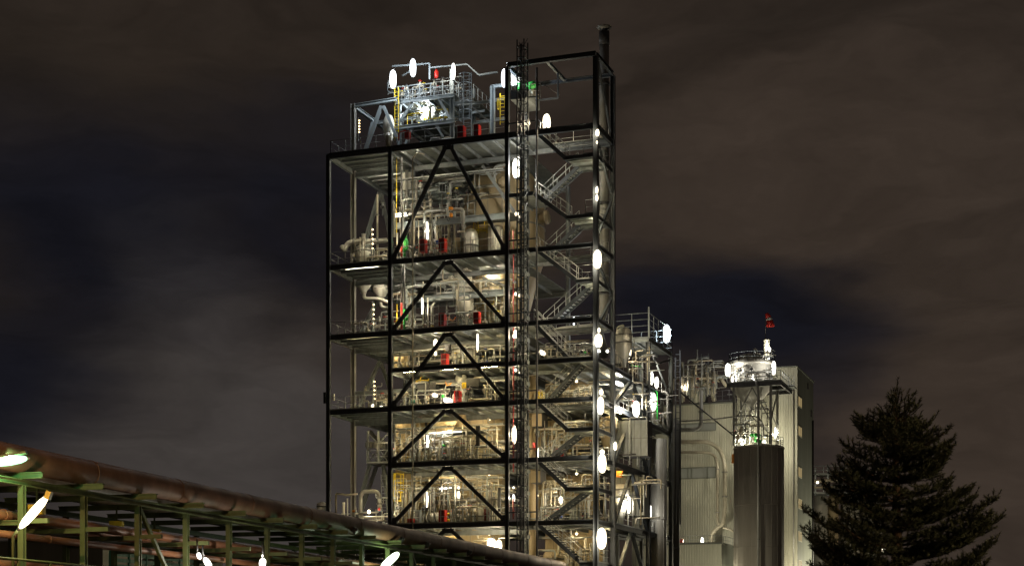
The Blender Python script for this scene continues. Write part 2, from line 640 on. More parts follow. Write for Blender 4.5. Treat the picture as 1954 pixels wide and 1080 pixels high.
# zigzag on the right face of the stair bay
zz = [(1141, 118, 1165, 252), (1143, 280, 1166, 368), (1166, 385, 1139, 455), (1141, 500, 1166, 562), (1166, 572, 1140, 620)]
for a, b, c, d in zz:
    pa, pb = PX(a, b, X4), PX(c, d, X4)
    ya = min(max(pa.y - YF, .2), R1 - .2)
    yb = min(max(pb.y - YF, .2), R1 - .2)
    part('brace', MB().bar(T(X4, ya, pa.z), T(X4, yb, pb.z), .17), 'silhouette_steel', tower)

# railings along the front of each deck
railing([(X1 + .1, R1 + 3, ZA), (X1 + .1, .15, ZA), (X2, .15, ZA)], mat='galvanised')
for z in (ZB, ZC, ZD):
    railing([(X1 + .1, R1 - .3, z), (X1 + .1, .15, z), (X2 - .2, .15, z)], mat='galvanised')
for z in (ZA, ZB, ZC, ZM, ZD, ZE, ZF):
    railing([(X2 + .2, .15, z), (X3 - .2, .15, z)], mat='galvanised')
part('junction_box', MB().span(P(621, 748, -.3), P(619, 770, -.1)), 'black_box', tower)
part('junction_box', MB().span(P(634, 751, .3), P(639, 764, .5)), 'white_paint', tower)

# stairs: flights going down to the right in front, down to the left behind
TREAD = {}
def flight(x0, z0, x1, z1, d0, d1, n=None):
    if z0 < z1:
        x0, z0, x1, z1 = x1, z1, x0, z0
    n = n or max(4, round((z0 - z1) / .2))
    mb = MB()
    for d in (d0, d1):
        mb.bar(T(x0, d, z0 - .12), T(x1, d, z1 - .12), .07, .3)
    fl = part('stair_flight', mb, 'silhouette_steel', tower)
    first = None
    for k in range(1, n):
        t = k / n
        px, pz = x0 + (x1 - x0) * t, z0 + (z1 - z0) * t
        if first is None:
            first = part('tread', MB().span(T(px - .15, d0 + .036, pz - .05), T(px + .15, d1 - .036, pz)), 'galvanised', fl)
            f0 = (px, pz)
        else:
            again(first, (px - f0[0], 0, pz - f0[1]), fl)
    r = MB()
    for d in (d0, d1):
        a, b = T(x0, d, z0), T(x1, d, z1)
        m = max(2, round((b - a).length / 1.3))
        for k in range(m + 1):
            p = a.lerp(b, k / m)
            r.bar(p - Vector((0, 0, .1)), p + Vector((0, 0, 1.02)), .04)
        for hh, rr in ((1.02, .024), (.52, .018)):
            r.tube([a + Vector((0, 0, hh)), b + Vector((0, 0, hh))], rr, 6)
    part('railing', r, 'galvanised', fl)

FR, BK = (.3, 1.3), (2.6, 3.6)
def pz(px, py, d):
    p = P(px, py, d)
    return p.x, p.z

def landing(pxl, py, right=True):
    """half landing at the right end; front edge at that pixel row"""
    x, z = pz(pxl, py, .1)
    deck(x, X4 - .13, .13, R1 - .12, z, 'x', 1.1)
    beam(T(x, .02, z - .16), T(X4 - .2, .02, z - .16), .12, .3)
    beam(T(X4 - .02, .2, z - .16), T(X4 - .02, R1 - .2, z - .16), .12, .3)
    railing([(X4 - .25, .12, z), (X4 - .25, R1 - .2, z), (x + .1, R1 - .2, z)], mat='galvanised')
    railing([(x + 1.6 if x + 2 < X4 else x, .15, z), (X4 - .25, .15, z)], mat='galvanised')
    return x, z

def up_down(level_z, land, foot_px, top_px=1027):
    """front flight from a deck down right to a landing, back flight from it down left to the next deck"""
    (lx, lz) = land
    x0 = P(top_px, 900, .8).x
    flight(x0, level_z, lx + .1, lz, *FR)

L1 = landing(1076, 299)
up_down(ZA, L1, 1029)
xl, zl = pz(1018, 366, .1)
deck(X3 + .13, xl, .13, R1 - .12, zl, 'y', 1.1)
beam(T(X3 + .16, .02, zl - .16), T(xl, .02, zl - .16), .12, .3)
railing([(X3 + .3, R1 - .2, zl), (xl, R1 - .2, zl)], mat='galvanised')
flight(L1[0] + .4, L1[1], P(1035, 372, 3).x, zl, *BK)
L2 = landing(1080, 412)
flight(xl, zl, L2[0] + .1, L2[1], *FR)
flight(L2[0] + .3, L2[1], P(1044, 466, 3).x, ZB, *BK)
L3 = landing(1100, 534)
up_down(ZB, L3, 0)
flight(L3[0] + .2, L3[1], P(1040, 612, 3).x, ZC, *BK)
flight(P(1023, 620, .8).x, ZC, P(1090, 677, .8).x, ZM, *FR)
flight(P(1110, 696, 3).x, ZM, P(1040, 762, 3).x, ZD, *BK)
L4 = landing(1079, 817)
up_down(ZD, L4, 0)
flight(L4[0] + .4, L4[1], P(1040, 873, 3).x, ZE, *BK)
L5 = landing(1079, 930)
up_down(ZE, L5, 0)
flight(L5[0] + .9, L5[1], P(1036, 993, 3).x, ZF, *BK)
L6 = landing(1106, 1072)
up_down(ZF, L6, 0)
for z in (ZA, ZB, ZC, ZD, ZE, ZF):
    railing([(P(1030, 900, R1).x, R1 - .2, z), (X4 - .3, R1 - .2, z)], mat='galvanised')
railing([(P(1030, 900, .2).x, .15, ZM), (X4 - .3, .15, ZM)], mat='galvanised')

# ------------------------------------------------------------------ ladder mast in front of the tower
mx0, mx1 = P(990.5, 900, -1.0).x, P(1003.5, 900, -1.0).x
md0, md1 = -1.45, -.55
mtop = P(1000, 79, -1.0).z
mast = thing('lattice_mast', 'slender black lattice mast with hoist rails running up in front of the stairs', 'lattice mast', T((mx0 + mx1) / 2, -1, 0))
for x in (mx0, mx1):
    for d in (md0, md1):
        part('chord', MB().bar(T(x, d, 0), T(x, d, mtop), .085), 'silhouette_steel', mast)
for x in ((mx0 * 2 + mx1) / 3, (mx0 + mx1 * 2) / 3):
    part('rail', MB().bar(T(x, md0 + .1, 0), T(x, md0 + .1, mtop - .2), .05), 'silhouette_steel', mast)
def mast_frame(z):
    f = MB()
    for d in (md0, md1):
        f.bar(T(mx0, d, z), T(mx1, d, z), .05, .07)
    for x in (mx0, mx1):
        f.bar(T(x, md0, z), T(x, md1, z), .05, .07)
    f.bar(T(mx1, md0, z), T(mx1, md1, z + .85), .035)
    f.bar(T(mx0, md1, z), T(mx1, md1, z + .85), .035)
    return f
first = part('frame', mast_frame(5.0), 'silhouette_steel', mast)
k = 1
while 5.0 + .86 * k < mtop - .1:
    again(first, (0, 0, .86 * k), mast)
    k += 1
first = part('plate', MB().span(T(mx1 + .05, md1 - .35, 6.0), T(mx1 + .08, md1 + .3, 6.3)), 'grey_steel', mast)
for k in range(1, 22):
    again(first, (0, 0, 1.72 * k), mast)
for z in (ZA, ZB, ZC, ZM, ZD, ZE, ZF):
    part('tie', MB().bar(T(mx0, md1, z + .7), T(mx0, .0, z + .7), .08).bar(T(mx1, md1, z + .7), T(mx1, .0, z + .7), .08).bar(T(X3, -.02, z + .7), T(mx1 + .5, -.02, z + .7), .09), 'silhouette_steel', mast)

pp = P(1024.5, 130, -.4)
solo('riser_pipe', MB().tube([(pp.x, pp.y, 0), (pp.x, pp.y, pp.z)], .085, 8), 'dark_metal', 'thin black riser pipe standing just right of the lattice mast', 'pipe', (pp.x, pp.y, 0))
pp = P(787.5, 302, -.35)
dp = thing('drop_pipe', 'thin pale vertical pipe hanging in front of the left of the braces', 'pipe', (pp.x, pp.y, 0))
part('pipe', MB().tube([(pp.x, pp.y, 6), (pp.x, pp.y, pp.z), (pp.x + .25, pp.y + .3, pp.z + .5), (pp.x + .5, pp.y + 1.2, pp.z + .6)], .06, 8, bend=.2), 'pipe_pale', dp)
for z in (ZB, ZC, ZD, ZE, ZF):
    part('flange', MB().lathe((pp.x, pp.y, z - .7), [(.085, 0), (.085, .07)], 8), 'pipe_grey', dp)

# ------------------------------------------------------------------ frame standing on the roof deck
roof = thing('roof_frame', 'pale grey steel frame with a small top platform standing on the roof deck', 'steel frame', T(X2, R1, ZA))
RD = 6.0                      # depth of the front of the roof frame
def rbar(a, b, w=.24, mat='pale_steel', name='beam', d=RD, d2=None):
    pa, pb = P(*a, d), P(*b, d2 if d2 is not None else d)
    return part(name, MB().ibeam(pa, pb, w, w, (0, 1, 0) if name != 'beam' else (0, 0, 1)), mat, roof)
# left wing
rbar((676, 203), (757, 190), .3, d=R1)
pl, pr = P(672, 203, R1), P(714, 226, 12.0)
part('beam', MB().ibeam(T(X1, R1 + .2, pl.z), T(X1, 15.0, pl.z), .3, .3), 'pale_steel', roof)
part('beam', MB().ibeam(T(X1 + .1, 9.2, pl.z - .1), T(X2 + 1.5, 9.2, pl.z - .1), .3, .3), 'grey_steel', roof)
rbar((692, 300), (728, 203), .26, name='brace', d=R1)
rbar((732, 203), (757, 262), .22, name='brace', d=R1)
part('brace', MB().bar(T(X1, 6.0, ZA), T(X1, 8.6, pl.z - .2), .22), 'pale_steel', roof)
# tower posts
d2 = RD + 5.0
zt1 = P(820, 187, RD).z            # top platform
zt0 = P(820, 236, RD).z            # lower platform
xa, xb = P(762, 200, RD).x, P(863, 200, RD).x
ztop = P(863, 128, RD).z
for x in (xa, xb):
    for d in (RD, d2):
        part('column', MB().ibeam(T(x, d, ZA), T(x, d, zt1 if x == xa else ztop - .2), .32, .32, (1, 0, 0)), 'pale_steel', roof)
deck(xa - .3, xb + .3, RD - .3, d2, zt1, 'y', 1.2, roof, 'deck_grey', .2, 'pale_steel')
deck(xa + .2, xb - .2, RD - .1, d2, zt0, 'y', 1.2, roof, 'deck_grey', .2, 'pale_steel')
deck(xb + .3, xb + 1.8, RD + .5, d2 + 1, zt1 - .3, 'x', 1.2, roof, 'deck_grey', .2, 'pale_steel')
for z in (zt1 - .16, zt0 - .16):
    for d in (RD - .32, d2):
        part('beam', MB().ibeam(T(xa - .3, d, z), T(xb + .3, d, z), .2, .3), 'pale_steel', roof)
railing([(xa - .2, d2 - .1, zt1), (xa - .2, RD - .1, zt1), (xb + .2, RD - .1, zt1), (xb + .2, d2 - .1, zt1)], roof, 'pale_steel', 1.2, 1.0, (.35, .68), .028)
railing([(xb + 1.7, RD + .6, zt1 - .3), (xb + 1.7, d2 + .8, zt1 - .3)], roof, 'pale_steel', 1.2, 1.0)
rbar((762, 235), (792, 190), .2, name='brace', d=RD - .1)
rbar((864, 235), (838, 190), .22, name='brace', d=RD - .1)
rbar((832, 238), (846, 262), .18, name='brace', d=RD - .2)
rbar((790, 238), (774, 275), .18, name='brace', d=RD - .2)
# top gantry bars
part('gantry', MB().bar(P(749, 127, 7), P(820, 122, 7), .12).bar(P(820, 122, 7), P(820, 152, 7), .12).bar(P(768, 145, 7.5), P(790, 132, 7.2), .08), 'pale_steel', roof)
part('gantry', MB().bar(P(821, 130, 7), P(891, 123, 7), .1).bar(P(891, 123, 7), P(914, 144, 7), .1).bar(P(914, 144, 7), P(950, 138, 7), .13), 'pale_steel', roof)
# right wing
part('beam', MB().ibeam(P(905, 198, R1), P(968, 188, R1), .2, .22), 'pale_steel', roof)
part('beam', MB().ibeam(P(868, 199, R1 + 2), P(905, 197, R1 + 2), .3, .36), 'pale_steel', roof)
part('beam', MB().ibeam(P(905, 235, R1 + 2), P(968, 226, R1 + 2), .2, .24), 'pale_steel', roof)
part('column', MB().ibeam(P(940, 262, 3), P(940, 164, 3), .34, .34, (1, 0, 0)), 'pale_steel', roof)
part('beam', MB().ibeam(P(940, 166, 3), P(965, 163, 3), .2, .26), 'pale_steel', roof)
part('brace', MB().bar(P(897, 200, 5.2), P(936, 236, 5.2), .16), 'grey_steel', roof)

def caged_ladder(px, py0, py1, dy, label, mat, w=.55, cage=True, group=None, face=-1):
    top, bot = P(px, py0, dy), P(px, py1, dy)
    x, y = bot.x, bot.y
    root = thing('caged_ladder' if cage else 'ladder', label, 'ladder', (x, y, bot.z), group)
    for s in (-1, 1):
        part('rail', MB().bar((x + s * w / 2, y, bot.z), (x + s * w / 2, y, top.z), .06), mat, root)
    rg = MB()
    z = bot.z + .2
    while z < top.z - .1:
        rg.bar((x - w / 2, y, z), (x + w / 2, y, z), .035)
        z += .3
    part('rungs', rg, mat, root)
    if cage:
        cz = bot.z + (1.2 if top.z - bot.z > 2.5 else .05)
        R = w * .72
        arc = [(x + R * math.cos(a), y + face * (R * .9 + R * math.sin(a)), 0) for a in [PI * k / 6 for k in range(-1, 8)]]
        z = cz
        first = None
        while z <= top.z + .01:
            h = MB()
            for a, b in zip(arc[:-1], arc[1:]):
                h.bar((a[0], a[1], z), (b[0], b[1], z), .03, .07)
            if first is None:
                first, fz = part('hoop', h, mat, root), z
            else:
                again(first, (0, 0, z - fz), root)
            z += .75
        v = MB()
        for a in arc[::2]:
            v.bar((a[0], a[1], cz), (a[0], a[1], z - .75), .045)
        part('cage_bars', v, mat, root)
    return root

caged_ladder(892, 140, 260, 4.2, 'tall pale grey caged ladder climbing to the top platform of the roof frame', 'pale_steel', .7)
caged_ladder(757, 168, 268, 5.0, 'slim yellow ladder on the left post of the roof frame', 'yellow_paint', .35, False)
caged_ladder(960, 178, 238, 2.0, 'yellow caged ladder under the roof lamp beside the lattice mast', 'yellow_paint', .5)
caged_ladder(847, 342, 400, 5.5, 'blue grey caged ladder rising to the duct platform under the roof deck', 'pale_steel', .75)
caged_ladder(921, 425, 446, 6.2, 'yellow ladder cage in front of the big dome, upper of two on the reactor', 'yellow_paint', .8)
caged_ladder(938, 556, 586, 6.2, 'yellow ladder cage behind the right brace of the third storey, below a grey beam', 'yellow_paint', .8)
caged_ladder(762, 903, 958, 3.0, 'tall yellow caged ladder beside the front column near the bottom of the tower', 'yellow_paint', .75)
caged_ladder(810, 713, 730, 4.0, 'short yellow ladder cage above the black panels', 'yellow_paint', .75)

# hoist cabin at the head of the mast
hc = thing('hoist_cabin', 'small pale hoist cabin with green motor behind the head of the lattice mast', 'hoist', P(990, 212, 3.0))
part('body', MB().span(P(975, 140, 2.5), P(1008, 172, 4.0)), 'grey_cladding', hc)
part('body', MB().span(P(996, 172, 2.5), P(1028, 208, 4.0)), 'grey_cladding', hc)
part('platform', MB().span(P(974, 191, 1.0), P(1030, 194, 4.2)), 'grey_steel', hc)
part('motor', MB().lathe(P(1015, 163, 2.2), [(.0, -.4), (.26, -.38), (.3, .2), (.16, .35), (.0, .4)], 14, (1, 0, .15)), 'green_paint', hc)
part('motor', MB().lathe(P(992, 165, 2.2), [(.0, -.4), (.2, -.38), (.2, .2), (.0, .3)], 12, (0, 0, 1)), 'green_paint', hc)
part('railing', rail_mb([P(976, 190, 1.2), P(1031, 186, 1.2)], 1.1, .8), 'galvanised', hc)
part('cable', MB().tube([P(1028, 156, 2.2), P(1068, 182, 2.6)], .025, 5), 'dark_metal', hc)

# ------------------------------------------------------------------ chimney behind the stair bay
ch = thing('flue_stack', 'tall slim grey flue stack with conical rain hood behind the right column', 'chimney', P(1153, 620, 6.3))
c0 = P(1153, 70, 6.3)
rr = 9.3 * mpp(1153, 6.3)
zb = P(1153, 590, 6.3).z
part('shaft', MB().tube([(c0.x, c0.y, c0.z - .3), (c0.x, c0.y, zb), (c0.x - .5, c0.y - .3, zb - 1.6), (c0.x - .6, c0.y + 2, zb - 3.4)], rr, 20, bend=.7), 'pipe_grey', ch)
part('sleeve', MB().lathe((c0.x, c0.y, P(1153, 88, 6.3).z), [(rr + .03, 0), (rr + .03, P(1153, 62, 6.3).z - P(1153, 88, 6.3).z)], 20), 'dark_metal', ch)
zh = P(1153, 60, 6.3).z
part('rain_hood', MB().lathe((c0.x, c0.y, zh), [(.2, 0), (.62, .28), (.6, .34), (.25, .48), (.05, .52)], 20), 'pipe_grey', ch)
part('hood_strut', MB().bar((c0.x - rr, c0.y, zh - .1), (c0.x - .4, c0.y, zh + .25), .04).bar((c0.x + rr, c0.y, zh - .1), (c0.x + .4, c0.y, zh + .25), .04), 'dark_metal', ch)
first = part('clamp', MB().lathe((c0.x, c0.y, ZT - .1), [(rr + .06, 0), (rr + .06, .22)], 20), 'dark_metal', ch)
for z in (ZA, ZB, 37.2, 29.8):
    again(first, (0, 0, z - ZT), ch)

# ------------------------------------------------------------------ annex frame on the right of the stairs
annex = thing('annex_frame', 'lower dark steel annex frame with platforms receding behind the stair bay on the right', 'steel frame', T(X4, R2, 0))
zplat = P(1237, 652, R2).z
for d, zt in ((R2, zplat + .0), (R3, zplat)):
    column(X4, d, 0, zt, .36, 'silhouette_steel' if d == R2 else 'grey_steel', annex)
xs = P(1178, 660, R2).x
for x in (xs, X3 + 1):
    for d in (R2, R3):
        column(x, d, 0, zplat if x == xs else ZM, .3, 'grey_steel', annex)
for z in (ZM, ZD, ZE, ZF):
    beam(T(X4, R1 + .2, z - .2), T(X4, R2 - .2, z - .2), .24, .4, 'silhouette_steel', annex)
    beam(T(X4, R2 + .2, z - .2), T(X4, R3 - .2, z - .2), .24, .4, 'silhouette_steel', annex)
    deck(X3 + .2, X4 - .13, R1 + .15, R2, z, 'y', 1.3, annex)
    railing([(X4 - .05, R1 + .3, z), (X4 - .05, R2 - .2, z)], annex, 'galvanised')
    railing([(X4 - .05, R2 + .2, z), (X4 - .05, R3 - .2, z)], annex, 'galvanised')
for z in (ZM, ZD, ZF):
    deck(X3 + .2, X4 - .13, R2 + .05, R3, z, 'y', 1.3, annex)
deck(xs - .2, X4 + .1, R2 - .2, R3, zplat + .3, 'y', 1.2, annex)
beam(T(X4 + .1, R2 - .2, zplat + .12), T(X4 + .1, R3, zplat + .12), .2, .34, 'grey_steel', annex)
beam(T(xs - .2, R2 - .25, zplat + .12), T(X4 + .1, R2 - .25, zplat + .12), .2, .34, 'pale_steel', annex)
railing([(xs - .2, R2 - .15, zplat + .3), (X4 + .1, R2 - .15, zplat + .3), (X4 + .1, R3, zplat + .3), (xs, R3, zplat + .3)], annex, 'pale_steel', 2.2, 1.5, (.25, .5, .75), .03)
part('post', MB().bar(T(X4 + .1, R2 - .15, zplat + .3), T(X4 + .1, R2 - .15, zplat + 3.0), .14), 'pale_steel', annex)
for za, zb in ((ZM, ZD), (ZD, ZE), (ZE, ZF), (ZF, ZG)):
    dm = (R1 + R2) / 2
    brace(T(X4, dm - .2, za - .45), T(X4, R1 + .4, zb + .1), .26, 'silhouette_steel', annex)
    brace(T(X4, dm + .2, za - .45), T(X4, R2 - .4, zb + .1), .26, 'silhouette_steel', annex)
brace(T(X4, R2 + .3, zplat - .3), T(X4, R3 - .3, ZM + .1), .14, 'grey_steel', annex)
brace(T(X4, R3 - .3, zplat - .3), T(X4, R2 + .3, ZM + 1.8), .14, 'grey_steel', annex)
brace(T(X4, R2 + .3, ZM - .4), T(X4, R3 - .3, ZD + .1), .18, 'grey_steel', annex)

# ------------------------------------------------------------------ vessels and machines
def vtank(name, label, cat, px, dy, prof, rpx, mat, axis_tilt=None, bands=(), nozzles=(), seams=0, legs=0, group=None, head_mat=None):
    """upright vessel; prof = (fraction of radius, pixel row) from the bottom up"""
    m = mpp(px, dy)
    c = P(px, 900, dy)
    zs = [P(px, y, dy).z for _, y in prof]
    R = rpx * m
    root = thing(name, label, cat, (c.x, c.y, zs[0]), group)
    seg = 32 if rpx > 25 else 20
    part('shell', MB().lathe((c.x, c.y, 0), [(f * R, z) for (f, _), z in zip(prof, zs)], seg), mat, root)
    for b in bands:
        z = P(px, b, dy).z
        f = np.interp(z, zs, [q for q, _ in prof])
        part('band', MB().lathe((c.x, c.y, z - .06), [(f * R + .05, 0), (f * R + .05, .12)], seg), 'pipe_grey', root)
    zlo = [z for (f, _), z in zip(prof, zs) if f >= .97]
    if seams and zlo:
        for k in range(seams):
            a = 2 * PI * (k + .37) / seams
            x, y = c.x + (R + .004) * math.cos(a), c.y + (R + .004) * math.sin(a)
            part('seam', MB().bar((x, y, min(zlo)), (x, y, max(zlo)), .035), 'pipe_grey', root)
    for (ang, row, r, L) in nozzles:
        a = math.radians(ang)
        d = Vector((math.cos(a), math.sin(a), 0))
        z = P(px, row, dy).z
        f = float(np.interp(z, zs, [q for q, _ in prof]))
        s = Vector((c.x, c.y, z)) + d * (f * R * .9)
        nz = part('nozzle', MB().lathe(s, [(r, 0), (r, L - .1), (r * 1.45, L - .1), (r * 1.45, L), (r * .3, L + .02)], 14, d), mat, root)
        nb = 8
        first = None
        u = d.cross(Vector((0, 0, 1)))
        bolts = MB()
        for k in range(nb):
            b = 2 * PI * k / nb
            q = s + d * (L + .01) + u * (math.cos(b) * r * 1.25) + Vector((0, 0, math.sin(b) * r * 1.25))
            bolts.box(q, (.05, .05, .05))
        part('bolts', bolts, 'dark_metal', nz)
    for k in range(legs):
        a = 2 * PI * (k + .5) / legs
        x, y = c.x + R * .86 * math.cos(a), c.y + R * .86 * math.sin(a)
        part('leg', MB().bar((x, y, zs[0] - 1.0), (x, y, zs[0] + .5), .12), 'grey_steel', root)
    return root

def htank(name, label, px0, px1, py, rpx, dy, mat, cat='tank', yaw=0.0, group=None):
    a, b = P(px0, py, dy), P(px1, py, dy)
    b.z = a.z
    R = rpx * mpp((px0 + px1) / 2, dy)
    L = (b - a).length
    d = Vector((math.cos(yaw), math.sin(yaw), 0))
    c = (a + b) / 2
    a = c - d * L / 2
    root = thing(name, label, cat, (c.x, c.y, c.z - R - .3), group)
    part('shell', MB().lathe(a, [(R * .3, 0), (R * .75, R * .13), (R, R * .4), (R, L - R * .4), (R * .75, L - R * .13), (R * .3, L)], 22, d), mat, root)
    for t in (.3, .7):
        p = a + d * (L * t)
        part('saddle', MB().box((p.x, p.y, p.z - R - .05), (.14, R * 1.5, .7), yaw), 'grey_steel', root)
    for t in (.22, .78):
        p = a + d * (L * t)
        part('band', MB().lathe(p, [(R + .03, 0), (R + .03, .1)], 22, d), 'pipe_grey', root)
    return root

# big reactor behind the third column
vtank('reactor', 'huge tan dome-topped reactor vessel tapering downwards behind the middle column', 'vessel', 962, 10.0,
      [(.30, 640), (.62, 600), (.80, 545), (.98, 500), (1, 492), (1, 398), (.97, 380), (.88, 358), (.70, 337), (.45, 322), (.2, 316), (.02, 314)], 78, 'tan_cladding',
      bands=(495, 440, 398), seams=18, nozzles=((-8, 426, .42, 1.0), (-70, 370, .35, .7), (-110, 450, .3, .7), (-75, 530, .4, .8)))
vtank('tank', 'pale dome topped tank on the second storey deck right of the red cabinets', 'tank', 899, 4.6,
      [(1, 500), (1, 456), (.9, 446), (.6, 439), (.1, 436)], 14, 'bright_cladding', bands=(470,), seams=8)
vtank('tank', 'brightly lit panelled tank just left of the middle column on the second storey', 'tank', 945, 4.8,
      [(1, 500), (1, 440), (.9, 434), (.1, 430)], 14, 'bright_cladding', seams=9)
htank('horizontal_tank', 'tan horizontal tank beside the second red cabinet of the second storey', 848, 884, 470, 15, 5.2, 'tan_cladding', yaw=.5)
vtank('hopper', 'pale conical bottomed hopper hanging through the left bay deck, front one of two', 'hopper', 694, 6.2,
      [(.30, 560), (.34, 556), (.95, 541), (1, 537), (1, 478), (.92, 473), (.5, 469), (.1, 468)], 18, 'grey_cladding', bands=(537, 500), seams=8, nozzles=((-20, 525, .3, .6),))
vtank('hopper', 'smaller conical bottomed hopper beside the front column in the left bay, rear one of two', 'hopper', 727, 7.6,
      [(.26, 574), (.4, 568), (.95, 556), (1, 552), (1, 500), (.8, 494), (.1, 490)], 16, 'grey_cladding', bands=(552,), seams=6, nozzles=((-130, 530, .25, .5),))
vtank('steam_drum', 'polished small drum lit from the front on the left bay deck', 'drum', 694, 4.2,
      [(1, 505), (1, 482), (.9, 476), (.25, 472), (.25, 448), (.3, 447), (.1, 446)], 15, 'bright_cladding', bands=(480,))
vtank('separator', 'pale green grey upright separator with flanges hanging below the second deck', 'vessel', 882, 5.4,
      [(.55, 600), (.6, 572), (.95, 562), (1, 555), (1, 494)], 19, 'grey_cladding', bands=(500, 522, 552), nozzles=((-120, 540, .32, .5), (-60, 515, .22, .4)))
vtank('cone_tank', 'bright steel tank with conical bottom standing over the third storey railing', 'tank', 888, 4.0,
      [(.2, 622), (.3, 612), (.95, 590), (1, 587), (1, 574), (.8, 568), (.1, 565)], 17, 'bright_cladding', legs=4, nozzles=((-50, 604, .16, .4),))
vtank('tank', 'wide beige tank wall filling the right of the third storey behind the red cabinet', 'tank', 938, 7.0,
      [(1, 630), (1, 512), (.9, 503), (.1, 498)], 32, 'tan_cladding', bands=(560, 600), seams=14)
htank('horizontal_tank', 'large pale horizontal tank with round end flange on the fourth storey', 864, 912, 678, 19, 4.6, 'bright_cladding', yaw=.62)
vtank('tank', 'floodlit white tank under the half deck between the black panels', 'tank', 880, 4.4,
      [(1, 770), (1, 722), (.85, 715), (.1, 711)], 11, 'white_paint', bands=(740,))
vtank('tank', 'huge beige clad tank across the lower storeys behind the braces', 'tank', 893, 9.5,
      [(1, 1100), (1, 812), (.97, 797), (.8, 786), (.1, 780)], 78, 'tan_cladding', bands=(850, 905, 960), seams=20)
vtank('tank', 'narrow beige clad tank at the left of the fifth storey beside the front column', 'tank', 783, 7.5,
      [(1, 1100), (1, 806), (.9, 800), (.1, 796)], 28, 'beige_wall', bands=(850, 905), seams=10)
vtank('manhole_dome', 'rust stained ring flanged dome under the fifth storey ceiling', 'vessel', 882, 3.6,
      [(1.1, 826), (1.15, 822), (1.05, 820), (.95, 812), (.75, 805), (.55, 801), (.5, 792)], 15, 'tan_cladding', bands=(818,))
htank('horizontal_tank', 'small silver horizontal tank left of the lowest red cabinet', 813, 839, 987, 9, 2.6, 'bright_cladding')
for i, (px, lab) in enumerate(((912, 'white drum behind the lowest railing, left of the two by the middle column'), (944, 'white drum with hand wheel behind the lowest railing beside the middle column'))):
    vtank('drum', lab, 'drum', px, 3.4, [(1, 1000), (1, 974), (.85, 969), (.1, 967)], 11, 'white_paint', bands=(985,))
vtank('tank', 'thin walled beige tank beside the bottom lamp left of the middle column', 'tank', 900, 9.0, [(1, 1100), (1, 1020), (.1, 1012)], 60, 'beige_wall', seams=12)
# annex interior
vtank('tank', 'white dome topped tank with bent vent pipe on the annex roof platform', 'tank', 1190, 8.5,
      [(.25, 700), (.35, 690), (.95, 664), (1, 660), (1, 638), (.9, 631), (.5, 626), (.1, 625)], 16, 'white_paint', bands=(655, 640), nozzles=((-60, 648, .2, .5),))
vtank('duct', 'tall tan upright duct just right of the lattice mast through the lower storeys', 'duct', 1014, 6.5, [(1, 1100), (1, 700)], 8.5, 'tan_cladding', bands=(800, 900, 990))
vtank('hopper', 'tan cone hopper hanging under the half deck behind the right column', 'hopper', 1160, 8.0, [(.3, 862), (.95, 822), (1, 818), (1, 800), (.8, 796)], 19, 'tan_cladding', bands=(818,))
vtank('hopper', 'pale cone hopper brightly lit near the bottom of the annex', 'hopper', 1183, 10.0, [(.25, 1000), (.9, 955), (1, 950), (1, 925)], 20, 'white_paint', bands=(950,))
vtank('tank', 'orange lit round tank at the very bottom of the stair bay', 'tank', 1058, 7.5, [(1, 1110), (1, 1062), (.9, 1054), (.5, 1049), (.1, 1047)], 22, 'tan_cladding', bands=(1066,), nozzles=((-70, 1060, .2, .5),))
vtank('duct', 'wide pale upright duct inside the annex between its two right columns', 'duct', 1257, 19.0, [(1, 1120), (1, 838)], 15, 'pipe_grey', bands=(925, 990), seams=6)
vtank('duct', 'dark grey upright flue between the annex and the corrugated building', 'duct', 1287.5, 34, [(1, 1120), (1, 812), (.92, 806), (.7, 801), (.2, 798)], 9.5, 'pipe_grey', bands=(930, 1046))
vtank('tank', 'round white tank with top railing far left behind the big pipe', 'tank', 615, 14, [(1, 1010), (1, 960), (.2, 957)], 10.5, 'white_paint', bands=(966,))

def panel_wall(name, label, px0, px1, py0, py1, dy, mat, n=6, rows=2, cat='enclosure', depth=1.5):
    a, b = P(px0, py1, dy), P(px1, py0, dy)
    root = thing(name, label, cat, (a.x, a.y, a.z))
    part('body', MB().span((a.x, a.y + .04, a.z), (b.x, a.y + depth, b.z)), 'dark_metal', root)
    w, h = (b.x - a.x) / n, (b.z - a.z) / rows
    first = None
    for i in range(n):
        for j in range(rows):
            if first is None:
                first = part('panel', MB().span((a.x + .02, a.y, a.z + .02), (a.x + w - .02, a.y + .04, a.z + h - .02)), mat, root)
            else:
                again(first, (w * i, 0, h * j), root)
    return root

panel_wall('enclosure', 'beige panelled enclosure behind the annex railing right of the stairs', 1040, 1136, 708, 760, 11.0, 'tan_cladding', 6, 2)
panel_wall('enclosure', 'long beige panelled wall behind the fifth storey stairs', 1020, 1140, 780, 862, 11.5, 'beige_wall', 8, 2)
panel_wall('enclosure', 'beige panelled wall behind the sixth storey stairs', 1020, 1145, 885, 985, 12.5, 'beige_wall', 7, 2)
panel_wall('enclosure', 'yellowish panelled wall at the bottom of the stair bay', 1040, 1150, 1005, 1100, 11.0, 'beige_wall', 7, 2)
panel_wall('enclosure', 'dim beige panelled wall behind the yellow caged ladder', 745, 830, 898, 1010, 10.5, 'beige_wall', 5, 2)
panel_wall('enclosure', 'grey panelled box deep in the left of the fourth storey', 752, 782, 678, 706, 6.0, 'tan_cladding', 3, 1)
panel_wall('enclosure', 'ribbed grey duct box on the platform beneath the roof deck', 768, 790, 326, 365, 5.6, 'grey_cladding', 4, 1)
panel_wall('enclosure', 'pale grey box beneath the annex deck right of the far column', 1172, 1230, 905, 985, 13.5, 'siding', 5, 2)
